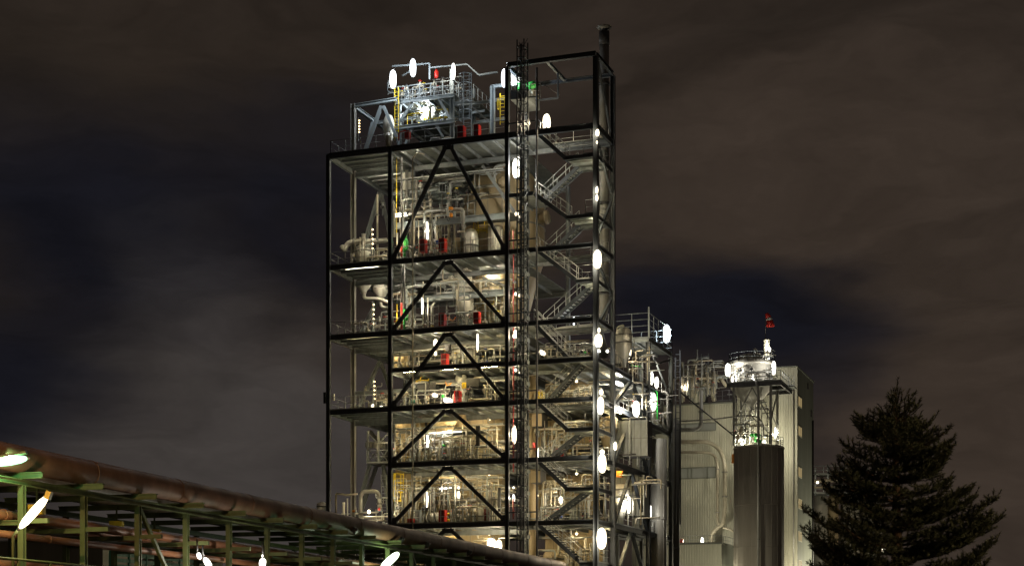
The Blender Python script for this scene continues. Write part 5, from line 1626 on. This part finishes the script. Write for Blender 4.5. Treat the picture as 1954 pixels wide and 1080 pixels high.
pd('tie_rod', 'long slanted dark tie rod from the roof plant down to the head frame', [(1298, 748), (1400, 831)], 1.3, 'dark_metal', DS - 2.5, 6, 0)
pd('roof_duct', 'fat pale duct running along the hall roof and bending down', [(1294, 725), (1352, 721), (1362, 733), (1363, 765)], 4.2, 'pipe_pale', DS + 7, 12, .8, ((0, .4), (2, .5)))
pd('roof_duct', 'short slanting pale duct end with lit mouth on the hall roof', [(1363, 716), (1374, 719), (1386, 737)], 3.2, 'pipe_pale', DS + 5, 10, .5)
vtank('vent_stack', 'capped pale vent stack on the hall roof left of the caged ladder', 'vent', 1327, DS + 8, [(.7, 768), (.7, 694), (1.1, 692), (1.1, 687), (.9, 685)], 6, 'siding')
vtank('vent_stack', 'thin vent stack with flat cap at the left end of the hall roof', 'vent', 1302, DS + 8, [(.4, 768), (.4, 696), (1, 695), (1, 692)], 3.5, 'siding')
vtank('filter_housing', 'pale cylindrical filter housing under the ladder cage on the hall roof', 'filter', 1348, DS + 8, [(.3, 730), (.9, 716), (1, 712), (1, 700), (.7, 698)], 9, 'siding', bands=(712,))
caged_ladder(1345, 675, 716, DS + 7, 'caged ladder head above the hall roof beside the vent stack', 'pale_steel', .9)
panel_wall('roof_unit', 'pale machine housing on the hall roof behind the fat duct', 1318, 1345, 730, 768, DS + 9, 'siding', 3, 1, 'machine')
panel_wall('roof_unit', 'low box unit at the left of the hall roof', 1298, 1322, 704, 724, DS + 9.5, 'siding', 3, 1, 'machine')
pipework('jumble of pale pipes on the hall roof beside the annex', 1296, 1372, zr + .1, zr + 4.6, DS + 1.0, DS + 8, 44, 26, 31, .13, valves=8)
rr_ = thing('roof_railing', 'dark railing along the hall roof below the round bunker', 'railing', PB(1375, 770, DS + .5))
part('railing', rail_mb([PB(1366, 766, DS + .5), PB(1404, 763, DS + .5)], 1.2, .9, .035), 'dark_metal', rr_)
lad = thing('mast_ladder', 'thin dark ladder mast standing between annex and hall', 'ladder', P(1296, 1000, 28))
for px in (1289, 1298):
    part('rail', MB().bar(P(px, 1000, 28), P(px, 668 if px == 1298 else 682, 28), .14), 'dark_metal', lad)
first = part('rung', MB().bar(P(1289, 820, 28), P(1298, 820, 28), .06), 'dark_metal', lad)
for k in range(1, 14):
    again(first, (0, 0, .55 * k), lad)
boxy('orange_box', 'bright orange red box at the silo top left edge', 'box', 1396, 1400, 866, 883, DS - 3, 'orange_paint', .4)
pipework('valves and pipes at the foot of the head frame on the silo top', 1400, 1425, zsil + .6, zsil + 3.0, DS - 2.2, DS - .5, 12, 10, 33, .1, valves=5)
shr = thing('green_actuator', 'leafy green valve actuator among the head frame legs', 'valve', P(1440, 850, DS - 1))
rnd = random.Random(5)
gm = MB()
for k in range(9):
    q = P(1440 + rnd.uniform(-7, 9), 838 + rnd.uniform(-8, 6), DS - 1 + rnd.uniform(-.4, .4))
    gm.lathe(q, [(.05, -.2), (.22, -.1), (.25, .1), (.06, .25)], 8, (rnd.uniform(-1, 1), rnd.uniform(-1, 1), .6))
part('body', gm, 'green_paint', shr)

# lamps of the silo top and the hall
for row in (
    (1389, 706, DS - 2.6, 11, 24, 'oval lamp at the left corner of the bunker platform', 0, 'glow_dim', (0, .4, -.8)),
    (1476.5, 702, DS - 2.0, 8, 26, 'oval lamp at the right of the bunker platform', 0, 'glow_dim', (0, .4, -.8)),
    (1467, 667, DS + 2.6, 8, 10, 'round lamp on the vent stack behind the bunker', 0, 'glow_white', (0, .3, 0)),
    (1466.5, 683, DS + 2.6, 4.5, 5.5, 'tiny lamp below the round one on the vent stack', 0, 'glow_white', (0, .3, 0)),
    (1479.5, 826, DS + 2.0, 4, 22, 'slim upright lamp on the hall wall right of the head frame', 0, 'glow_wall', (0, .3, 0)),
    (1416, 842, DS - 1.0, 8, 16, 'bright lamp among the valves on the silo top', 0, 'glow_wall', (0, .3, 0)),
    (1458, 846, DS + 3.4, 8, 14, 'lamp behind the head frame leg lighting the hall wall', 0, 'glow_wall', (0, .3, 0)),
    (1436, 720, DS - 2.2, 5, 7, 'small lamp at the bunker manhole railing', 0, 'glow_dim', (0, .1, -.5)),
    (1398, 724, DS - 1.2, 6, 10, 'lamp beside the bunker foot on its platform', 0, 'glow_dim', (0, .1, -.5)),
    (1340, 1032, DS + 2.0, 6, 14, 'assumed lamp on the low annexe roof washing the hall wall', 0, 'glow_wall', (0, .3, 0)),  # hidden lamp assumed from the bright foot of the wall
    (1306, 740, DS + 2, 6, 10, 'lamp among the hall roof pipes', 0, 'glow_warm', (0, .3, 0)),
):
    px, py, dy, w, h, lab, ang, mat, arm = row
    plamp(px, py, dy, w, h, lab, ang, mat, arm, 'lamps of the silo and the hall')

# unseen yard lamp posts assumed below the frame; the rightmost is added to light the block's side
for i, (px, dy, lab) in enumerate(((1330, 50, 'assumed yard lamp post in front of the low annexe'), (1384, 60, 'assumed yard lamp post between annexe and silo'), (1508, 66, 'assumed yard lamp post right of the silo'), (1640, 80, 'added yard lamp post lighting the side wall of the stair block'))):
    c = P(px, 1112, dy)
    yl = thing('added_yard_lamp', lab, 'lamp post', (c.x, c.y, 0), 'added yard lamp posts')
    part('post', MB().tube([(c.x, c.y, 0), (c.x, c.y, c.z)], .08, 8), 'grey_steel', yl)
    part('lamp_head', MB().lathe((c.x, c.y, c.z), [(.12, 0), (.3, .05), (.3, .35), (.1, .5)], 12), 'glow_flood', yl)
    bulb(yl, (c.x, c.y, c.z + .22), 'glow_flood', (.6, .16, .5, 3.0)[i])

# ------------------------------------------------------------------ far tank farm behind the tree
ff = thing('tank_farm_gantry', 'lit railed gantry over the distant silos behind the spruce', 'gantry', PD(1600, 950, 230))
for py, hh in ((906, 1.2), (942, 1.2)):
    a, b = PD(1553, py, 230), PD(1680, py, 230)
    part('deck', MB().bar(a, b, 3.0, .25), 'grey_steel', ff)
    part('railing', rail_mb([a - Vector((0, 1.4, 0)), b - Vector((0, 1.4, 0))], hh, 1.6, .05), 'pale_steel', ff)
for px in (1556, 1580, 1606, 1640):
    part('post', MB().bar(PD(px, 945, 229), PD(px, 892, 229), .2), 'pale_steel', ff)
part('pipe', MB().tube([PD(1553, 918, 229), PD(1640, 914, 229)], .25, 8).tube([PD(1553, 930, 229), PD(1640, 928, 229)], .18, 8), 'pipe_pale', ff)
for i, (px, r, lab) in enumerate(((1566, 14, 'distant dark silo behind the spruce, nearest the stair block'), (1590, 10, 'distant pale silo glimpsed through the spruce, second from the block'), (1622, 18, 'distant silo hidden mostly by the spruce'), (1665, 18, 'distant silo behind the spruce trunk, rightmost'))):
    c = PD(px, 950, 232)
    s = thing('far_silo', lab, 'silo', (c.x, c.y, 0), 'distant silos behind the spruce')
    part('shell', MB().lathe((c.x, c.y, 0), [(r * 232 / FPX, 0), (r * 232 / FPX, c.z), (r * .3 * 232 / FPX, c.z + .8)], 24), 'grey_cladding' if i != 1 else 'tan_cladding', s)
for i, (px, py, w, lab) in enumerate(((1560, 920, 5, 'bright lamp on the distant gantry beside the stair block'), (1667, 973, 5, 'lamp of the distant silos glinting through the spruce, upper'), (1686, 1049, 7, 'lamp of the distant silos glinting low through the spruce'))):
    m = 226 / FPX
    lamp(lab, PD(px, py, 226), w * m, w * m, 0, 'glow_warm', (0, .5, 0), 'lamps of the distant gantry')

pipework('pipes and small valves crowding the bunker platform railing', 1392, 1478, zpl, zpl + 1.7, DS - 2.6, DS - 1.8, 14, 12, 61, .08, ('pipe_pale', 'galvanised', 'pipe_grey'), valves=5)
pipework('thin pipes standing over the bunker roof', 1405, 1472, zb_, zb_ + 1.3, DS - 1, DS + 2.5, 9, 6, 62, .07, ('white_paint', 'galvanised'), valves=2)
pipework('upright pipes between the head frame legs', 1404, 1470, zsil + .6, zpl - .5, DS - 1.2, DS + 2, 12, 8, 63, .09, ('pipe_grey', 'galvanised', 'pipe_pale'), valves=3)

# ------------------------------------------------------------------ pipe rack in the foreground
RVX, RVY = 1850.0, 1237.0
PHI = math.atan((RVX - CX) / FPX)
RD3 = (FWD * math.cos(PHI) + RGT * math.sin(PHI) + Vector((0, 0, -(RVY - Y0PX) / FPX * math.cos(PHI)))).normalized()
RIN = Vector((-RD3.y, RD3.x, 0)).normalized()           # sideways, away from the camera
D42 = 3.6 * math.cos(PHI) / ((1 / (RVX - 160) - 1 / (RVX - 42)) * (RVX - 42))
A42 = PD(42, 914, D42)                                   # top of the post that shows at column 42

def K(t, side=0.0, up=0.0):
    """point on the rack: t metres along, side metres away from the camera, up metres above its top beam"""
    return A42 + RD3 * t + RIN * side + Vector((0, 0, up))

rack = thing('pipe_rack', 'long green steel pipe rack carrying rusty pipes across the left foreground', 'pipe rack', (A42.x, A42.y, 0))
T0, T1 = -10.8, 68.4
WR = 5.2                                                  # rack width
part('beam', MB().ibeam(K(T0, 0, -.1), K(T1, 0, -.1), .16, .2), 'rack_green', rack)
part('beam', MB().ibeam(K(T0, WR, -.1), K(T1, WR, -.1), .16, .2), 'rack_green', rack)
first = firstb = fc = f2 = f3 = None
n = 0
t = T0
while t <= T1 + .01:
    if first is None:
        b0 = K(t, 0)
        def post(side):
            a = K(t, side, -.2)
            return MB().ibeam((a.x, a.y, -6), a, .19, .19, RD3)
        first = part('post', post(0), 'rack_green', rack)
        firstb = part('post', post(WR), 'rack_green', rack)
        fc = part('crossbeam', MB().ibeam(K(t, -.75, .11), K(t, WR + .3, .11), .17, .2), 'rack_green', rack)
        f2 = part('crossbeam', MB().ibeam(K(t, -.1, -1.36), K(t, WR + .1, -1.36), .14, .16).bar(K(t, -.95, -1.32), K(t, -.1, -1.32), .13, .15), 'rack_green', rack)
        f3 = part('crossbeam', MB().ibeam(K(t, .1, -2.95), K(t, WR, -2.95), .14, .16), 'rack_green', rack)
    else:
        for q in (first, firstb, fc, f2, f3):
            again(q, RD3 * (t - T0), rack)
    t += 3.6
    n += 1
for tt in (7.2, 36.0):
    part('brace', MB().bar(K(tt + .1, 0, -.3), K(tt + 3.5, 0, -3.9), .13, .13), 'rack_green', rack)
# walkway railing low on the near side
part('railing', rail_mb([K(-10, -.9, -3.72), K(12, -.9, -3.72)], 1.1, 1.75, .04, False), 'rack_green', rack)
part('walkway', MB().sweep(K(-10, -.4, -3.78), K(12, -.4, -3.78), [(-.5, -.04), (.5, -.04), (.5, .04), (-.5, .04)]), 'deck_grey', rack)
# railing of the walkway on the far side, seen above the big pipe
part('railing', rail_mb([K(37, WR + .2, .3), K(66, WR + .2, .3)], 1.9, 1.8, .035, False), 'rack_green', rack)

def run(label, side, up, r, mat, name='rack_pipe', seg=20, joints=(), seglen=None, t0=T0, t1=T1, group='rusty pipes on the rack'):
    root = thing(name, label, 'pipe', K(t0, side, up), group)
    part('pipe', MB().tube([K(t0 + (t1 - t0) * k / 8, side, up) for k in range(9)], r, seg), mat, root)
    if joints:
        j = None
        for tt in joints:
            if j is None:
                j, j0 = part('weld_ring', MB().lathe(K(tt, side, up), [(r, 0), (r + .014, .01), (r + .014, .05), (r, .06)], seg, RD3), mat, root), tt
            else:
                again(j, RD3 * (tt - j0), root)
    return root
bigr = .43
big = run('huge rusty flare pipe lying along the top of the green rack', .08, .20 + bigr, bigr, 'flare_pipe', 'flare_pipe', 32, tuple(range(-8, 68, 6)), group=None)
for tt in (27, 33.5, 37.5, 45):
    part('stub', MB().lathe(K(tt, .08, .20 + bigr), [(.13, 0), (.13, bigr + .12), (.16, bigr + .12), (.16, bigr + .2), (.02, bigr + .21)], 14, (-RIN * .8 + Vector((0, 0, -.55)))), 'dark_metal', big)
run('rusty brown pipe on the middle tier of the rack, nearest the front', .7, -1.1, .17, 'rust_pipe', joints=tuple(range(-9, 68, 9)))
run('rusty brown pipe on the middle tier of the rack, thinner second one', 1.5, -1.16, .1, 'rust_pipe')
run('rusty brown pipe on the middle tier behind the thinner one', 2.4, -1.1, .16, 'rust_pipe', joints=tuple(range(-8, 68, 9)))
run('grey brown pipe deep on the middle tier of the rack', 3.6, -1.05, .2, 'pipe_grey')
run('brown pipe hung just under the middle tier of the rack', .35, -1.75, .12, 'rust_pipe', joints=tuple(range(-7, 68, 9)))
run('thick brown pipe on the lowest tier of the rack beside the railing', .5, -2.7, .16, 'rust_pipe', joints=tuple(range(-6, 68, 9)))
run('brown pipe on the lowest tier of the rack, second from the front', 1.3, -2.74, .11, 'rust_pipe')
run('brown pipe on the lowest tier of the rack, third from the front', 2.2, -2.7, .15, 'rust_pipe')
run('dark pipe on the lowest tier at the back of the rack', 3.6, -2.7, .2, 'pipe_grey')
run('grey pipe on the top tier of the rack behind the flare pipe', 2.2, .5, .27, 'pipe_grey')
run('grey pipe on the top tier at the back of the rack', 3.9, .4, .2, 'pipe_grey')
for i, (tt, side, up, lab) in enumerate(((2.2, .9, -.75, 'yellow junction box under the top tier near the first post'), (10.5, 2.8, -.6, 'yellow junction box under the top tier beyond the second post'), (14.5, 3.4, -.62, 'long yellow cable box under the top tier'))):
    c = K(tt, side, up)
    r_ = thing('junction_box', lab, 'box', c, 'yellow boxes under the rack')
    part('box', MB().box(c, (.5, .3, .32), .3), 'yellow_paint', r_)
    part('hanger', MB().bar(c + Vector((0, 0, .16)), c + Vector((0, 0, .75)), .05), 'rack_green', r_)

# lamps on the rack
def rlamp(px, py, depth, L, w, ang, label, mat, lean=0.0, hang=True):
    m = depth / FPX
    root = lamp(label, PD(px, py, depth), w * m, L * m, ang, mat, (0, 0, 0), 'tube lamps on the rack', lean)
    return root
l1 = rlamp(20, 879, D42 - 1.6, 66, 17, 81, 'glaring greenish tube lamp at the left end of the flare pipe', 'glow_rack')
c = PD(36, 866, D42 - 1.55)
part('hood', MB().bar(PD(-18, 874, D42 - 1.6), PD(50, 863, D42 - 1.6), .22, .06), 'rack_green', l1)
part('arm', MB().tube([c, K(0.6, .1, 1.0)], .05, 6), 'rack_green', l1)
l2 = rlamp(64, 977, D42 - 1.6, 82, 17, 41, 'long glaring tube lamp slanting in front of the first green posts', 'glow_rackwarm')
part('hood', MB().bar(PD(88, 943, D42 - 1.55), PD(97, 946, D42 - 1.55), .25), 'yellow_paint', l2)
part('arm', MB().tube([PD(34, 1012, D42 - 1.6), PD(25, 1022, D42 - 1.6), PD(25, 1110, D42 - 1.6)], .05, 6), 'rack_green', l2)
dd = 81.0
l3 = rlamp(744, 1069, dd - 1.6, 46, 15, 48, 'slanting tube lamp at the foot of the rack below the tower', 'glow_rackpale')
part('arm', MB().tube([PD(757, 1056, dd - 1.6), PD(762, 1050, dd - .6), K(33.6, 0, -.4)], .05, 6), 'rack_green', l3)
for px, py, w, L, ang, dep, lab in ((380, 1060, 9, 13, -20, 58.5, 'small white spot at the low front of the rack, upper of a pair'), (396, 1073, 12, 22, -35, 59, 'larger white spot at the low front of the rack, lower of a pair'), (501, 1073, 13, 18, 10, 63.5, 'white spot glaring low in front of the fifth rack post'), (501, 1060, 4, 5, 0, 63.5, 'tiny light above the single white spot of the rack'), (162, 1014, 3, 3, 0, 75, 'tiny white light far behind the second rack post')):
    lamp(lab, PD(px, py, dep), w * dep / FPX, L * dep / FPX, ang, 'glow_white', (0, 0, .4), 'white spots along the rack')
# unseen tube lamps added below the frame to light the big pipe
for i, tt in enumerate((9.0, 18.0, 27.0)):
    cc = K(tt, -1.3, -4.5)
    q = lamp(('added tube lamp under the walkway of the rack, first below the frame', 'added tube lamp under the walkway of the rack, second below the frame', 'added tube lamp under the walkway of the rack, third below the frame')[i], cc, .22, 1.4, 60, 'glow_rackwarm' if i < 2 else 'glow_rack', (0, 0, 0), 'tube lamps on the rack')
    part('arm', MB().tube([cc + Vector((0, 0, .3)), K(tt, -.1, -3.6)], .05, 6), 'rack_green', q)

# louvred screen and sheds behind the rack
def screen(label, px0, px1, py0, py1, dep, n, mat, name='louvre_screen'):
    a, b = PD(px0, py1, dep), PD(px1, py1, dep + (px1 - px0) * .06)
    top = PD(px0, py0, dep).z
    root = thing(name, label, 'screen', (a.x, a.y, 0))
    zlo, zhi = a.z - 3, top
    part('frame', MB().bar((a.x, a.y, 0), (a.x, a.y, zhi), .2).bar((b.x, b.y, 0), (b.x, b.y, zhi), .2).bar((a.x, a.y, zhi), (b.x, b.y, zhi), .15), mat, root)
    first = None
    h = (zhi - zlo) / n
    for k in range(n):
        if first is None:
            first = part('slat', MB().bar((a.x, a.y - .1, zlo + h * .5), (b.x, b.y - .1, zlo + h * .5), .05, h * .6), mat, root)
        else:
            again(first, (0, 0, h * k), root)
    d = b - a
    for t in (.2, .4, .6, .8):
        p = a + d * t
        part('upright', MB().bar((p.x, p.y, 0), (p.x, p.y, zhi), .12), mat, root)
screen('teal green louvred screen behind the rack posts', 212, 372, 1050, 1092, 95, 12, 'teal_paint')
shed = thing('shed', 'dark shed wall far behind the rack', 'building', PD(200, 1100, 125))
a, b = PD(-60, 1034, 125), PD(330, 1038, 130)
part('wall', MB().span((a.x, a.y, 0), (b.x, b.y + 8, a.z)), 'siding_dark', shed)
part('roof_edge', MB().bar((a.x, a.y - .15, a.z), (b.x, a.y - .15, a.z), .15, .12), 'pale_steel', shed)
pipework_shed = pipework('dim pipes and beams between the rack and the dark shed', 60, 330, 3.5, 8.5, -12, -4, 40, 30, 41, .12, ('pipe_grey', 'teal_paint', 'rack_green', 'white_paint'), valves=4)
pp_ = PD(467, 1075, 84)
solo('orange_post', MB().span((pp_.x - .09, pp_.y, 0), (pp_.x + .09, pp_.y + .1, PD(467, 1069, 84).z)), 'orange_paint', 'orange marker post behind the rack near the white spots', 'post', (pp_.x, pp_.y, 0))

# unseen street lamps assumed outside the frame, to warm the big pipe and spruce
for lab, f, r, h in (('assumed sodium street lamp left of the rack, out of view', 34, -16, 9.0), ('assumed sodium street lamp right of the spruce, out of view', 14, 15, 7.5)):
    c = CAM + FWD * f + RGT * r
    sl = thing('assumed_street_lamp', lab, 'street lamp', (c.x, c.y, 0), 'assumed sodium street lamps')
    part('pole', MB().tube([(c.x, c.y, 0), (c.x, c.y, h)], [.11, .06], 10), 'grey_steel', sl)
    d = FWD
    e = Vector((c.x, c.y, h)) + d * 1.4 + Vector((0, 0, .3))
    part('arm', MB().tube([(c.x, c.y, h), e], .04, 8), 'grey_steel', sl)
    part('head', MB().box(e + d * .3 + Vector((0, 0, .06)), (.35, .7, .12), TH), 'dark_metal', sl)
    part('diffuser', MB().lathe(e + d * .3 - Vector((0, 0, .13)), [(.02, 0), (.12, .03), (.16, .12)], 12), 'glow_sodium' if r < 0 else 'glow_sodiumdim', sl)

# ------------------------------------------------------------------ spruce in the right foreground
TD = 22.0
tm = TD / FPX
tb = PD(1708, 1215, TD)
tree = thing('spruce_tree', 'dark blue spruce with upswept branch tips in the right foreground', 'tree', (tb.x, tb.y, 0))
ttop = PD(1708, 775, TD).z
part('trunk', MB().tube([(tb.x, tb.y, 0), (tb.x + .03, tb.y, ttop * .5), (tb.x, tb.y, ttop)], [.16, .09, .018], 10), 'bark', tree)

rt = np.random.RandomState(7)
def needles_for(path, rad0, verts, faces, fm, dens=150, ln=.050, droop=0.0):
    """needles all round a shoot; path: list of Vectors"""
    for a, b in zip(path[:-1], path[1:]):
        d = b - a
        L = d.length
        if L < 1e-5:
            continue
        d = d / L
        u = d.orthogonal().normalized()
        v = d.cross(u)
        n = max(3, int(L * dens))
        for k in range(n):
            t = (k + rt.rand()) / n
            an = rt.rand() * 2 * PI
            side = u * math.cos(an) + v * math.sin(an)
            p = a + (b - a) * t
            l = ln * (.75 + .5 * rt.rand())
            dirn = (side * .82 + d * .58 + Vector((0, 0, .14))).normalized()
            w = d.cross(side).normalized() * (l * .095)
            tip = p + dirn * l
            o = len(verts)
            verts.extend((p - w, p + w, tip))
            faces.append((o, o + 1, o + 2))
            fm.append(1)

def shoot_wood(path, r0, r1, verts, faces, fm):
    seg = 4
    n = len(path)
    o = len(verts)
    for i, p in enumerate(path):
        d = (path[min(i + 1, n - 1)] - path[max(i - 1, 0)]).normalized()
        u = d.orthogonal().normalized()
        v = d.cross(u)
        r = r0 + (r1 - r0) * i / (n - 1)
        for k in range(seg):
            an = 2 * PI * k / seg
            verts.append(p + (u * math.cos(an) + v * math.sin(an)) * r)
    for i in range(n - 1):
        for k in range(seg):
            faces.append((o + i * seg + k, o + i * seg + (k + 1) % seg, o + (i + 1) * seg + (k + 1) % seg, o + (i + 1) * seg + k))
            fm.append(0)

def branch(base, tip, sag=.12, dens=1.0):
    verts, faces, fm = [], [], []
    base, tip = Vector(base), Vector(tip)
    L = (tip - base).length
    ctrl = base.lerp(tip, .6) - Vector((0, 0, (sag + .06) * L))
    n = max(4, int(L / .12))
    path = []
    for i in range(n + 1):
        t = i / n
        path.append(base * (1 - t) ** 2 + ctrl * 2 * t * (1 - t) + tip * t * t)
    shoot_wood(path, .008 + .012 * L, .006, verts, faces, fm)
    m = int(n * .28)
    needles_for(path[m:], 0, verts, faces, fm, 280 * dens)
    # side shoots in pairs, shorter towards the tip, pointing forward and a little up
    step = .10
    s, acc, i = .0, 0.0, 0
    tt = .12
    while tt < .97:
        k = tt * n
        i = min(int(k), n - 1)
        p = path[i].lerp(path[i + 1], k - i)
        d = (path[i + 1] - path[i]).normalized()
        sd = d.cross(Vector((0, 0, 1))).normalized()
        rem = L * (1 - tt)
        ln = min(.42, .13 + rem * .5) * (.75 + .5 * rt.rand())
        for sg in (-1, 1):
            if rt.rand() < .1:
                continue
            dr = (sd * sg * .80 + d * .62 + Vector((0, 0, .30 * rt.rand() - .05))).normalized()
            e = p + dr * ln + Vector((0, 0, .03 + .05 * rt.rand()))
            mid = p + dr * ln * .5 - Vector((0, 0, .01))
            pa = [p, mid, e]
            shoot_wood(pa, .006, .003, verts, faces, fm)
            needles_for(pa, 0, verts, faces, fm, 270 * dens)
            if ln > .2:
                for q in (.4, .68):
                    for s2 in (-1, 1):
                        if rt.rand() < .25:
                            continue
                        pb = p.lerp(e, q)
                        sd2 = dr.cross(Vector((0, 0, 1))).normalized()
                        d2_ = (sd2 * s2 * .7 + dr * .75 + Vector((0, 0, .2 * rt.rand()))).normalized()
                        ee = pb + d2_ * ln * (.38 if q < .5 else .28)
                        needles_for([pb, ee], 0, verts, faces, fm, 260 * dens)
        tt += step / L * (1 + .3 * rt.rand())
    me = bpy.data.meshes.new('branch')
    off = base_of(tree)
    me.from_pydata([v - off for v in verts], [], faces)
    me.materials.append(MATS['bark'])
    me.materials.append(MATS['needles'])
    me.polygons.foreach_set('material_index', fm)
    me.update()
    o = bpy.data.objects.new('branch', me)
    COL.objects.link(o)
    o.parent = tree
    return len(faces)

ntri = 0
def trunk_at(z):
    return Vector((tb.x, tb.y, z))
# leader and its rivals
for (bx, by, tx, ty, dz) in ((1708, 800, 1709, 742, 0), (1710, 800, 1722, 751, .1), (1710, 805, 1735, 771, -.1), (1712, 812, 1747, 774, .1), (1706, 806, 1690, 776, -.1), (1709, 815, 1748, 801, .15), (1706, 818, 1686, 792, .1)):
    a, b = PD(bx, by, TD), PD(tx, ty, TD + dz)
    ntri += branch(a, b, .05)
# silhouette branches aimed at the outline, the rest fill the crown all round
tips = [(1645, 792, -.3), (1634, 812, .3), (1617, 848, -.2), (1602, 876, .2), (1588, 897, -.4), (1570, 926, .3), (1578, 955, -.3), (1533, 973, .2), (1535, 1004, -.4), (1548, 1045, .3), (1545, 1075, -.2),
        (1776, 803, .2), (1811, 817, -.3), (1813, 840, .3), (1796, 863, .6), (1805, 878, -.2), (1808, 912, .4), (1812, 928, -.3), (1828, 938, .3), (1861, 925, -.2), (1855, 948, .4), (1899, 950, .1), (1897, 975, -.4), (1905, 988, .3), (1903, 1030, -.2), (1884, 1072, .2), (1850, 1060, .6), (1686, 790, .2), (1760, 835, -.5), (1672, 806, .4), (1740, 816, .5), (1722, 800, -.4), (1694, 812, -.5), (1655, 830, .5), (1770, 826, .3)]
for (x, y, dz) in tips:
    w = abs(x - 1708) * tm
    tip = PD(x, y, TD + dz)
    base = trunk_at(tip.z - w * .42 - .02)
    ntri += branch(base, tip, .10)
    for k in range(2):
        t2 = PD(x + rt.uniform(-26, 26), y + rt.uniform(2, 34), TD + dz + rt.uniform(-.35, .35))
        if abs((t2 - tb).dot(RGT)) < abs((tip - tb).dot(RGT)) + .04:
            ntri += branch(trunk_at(t2.z - abs((t2 - tb).dot(RGT)) * .38), t2, .14)
z = 1.5
ga = 0.0
while z < ttop - .55:
    R = min(1.1, .07 + (ttop - z) * .42)
    nb = 4
    for k in range(nb):
        ga += 2.39996
        L = R * (.40 + .60 * rt.rand())
        # keep the gap low on the right of the trunk open
        d = RGT * math.cos(ga) + FWD * math.sin(ga)
        if d.dot(RGT) > .45 and 2.3 < z < 3.6:
            L *= .62
        tip = trunk_at(z + L * (.12 + .25 * rt.rand())) + d * L
        ntri += branch(trunk_at(z), tip, .12, .8)
    z += .17
print('needle faces', ntri)
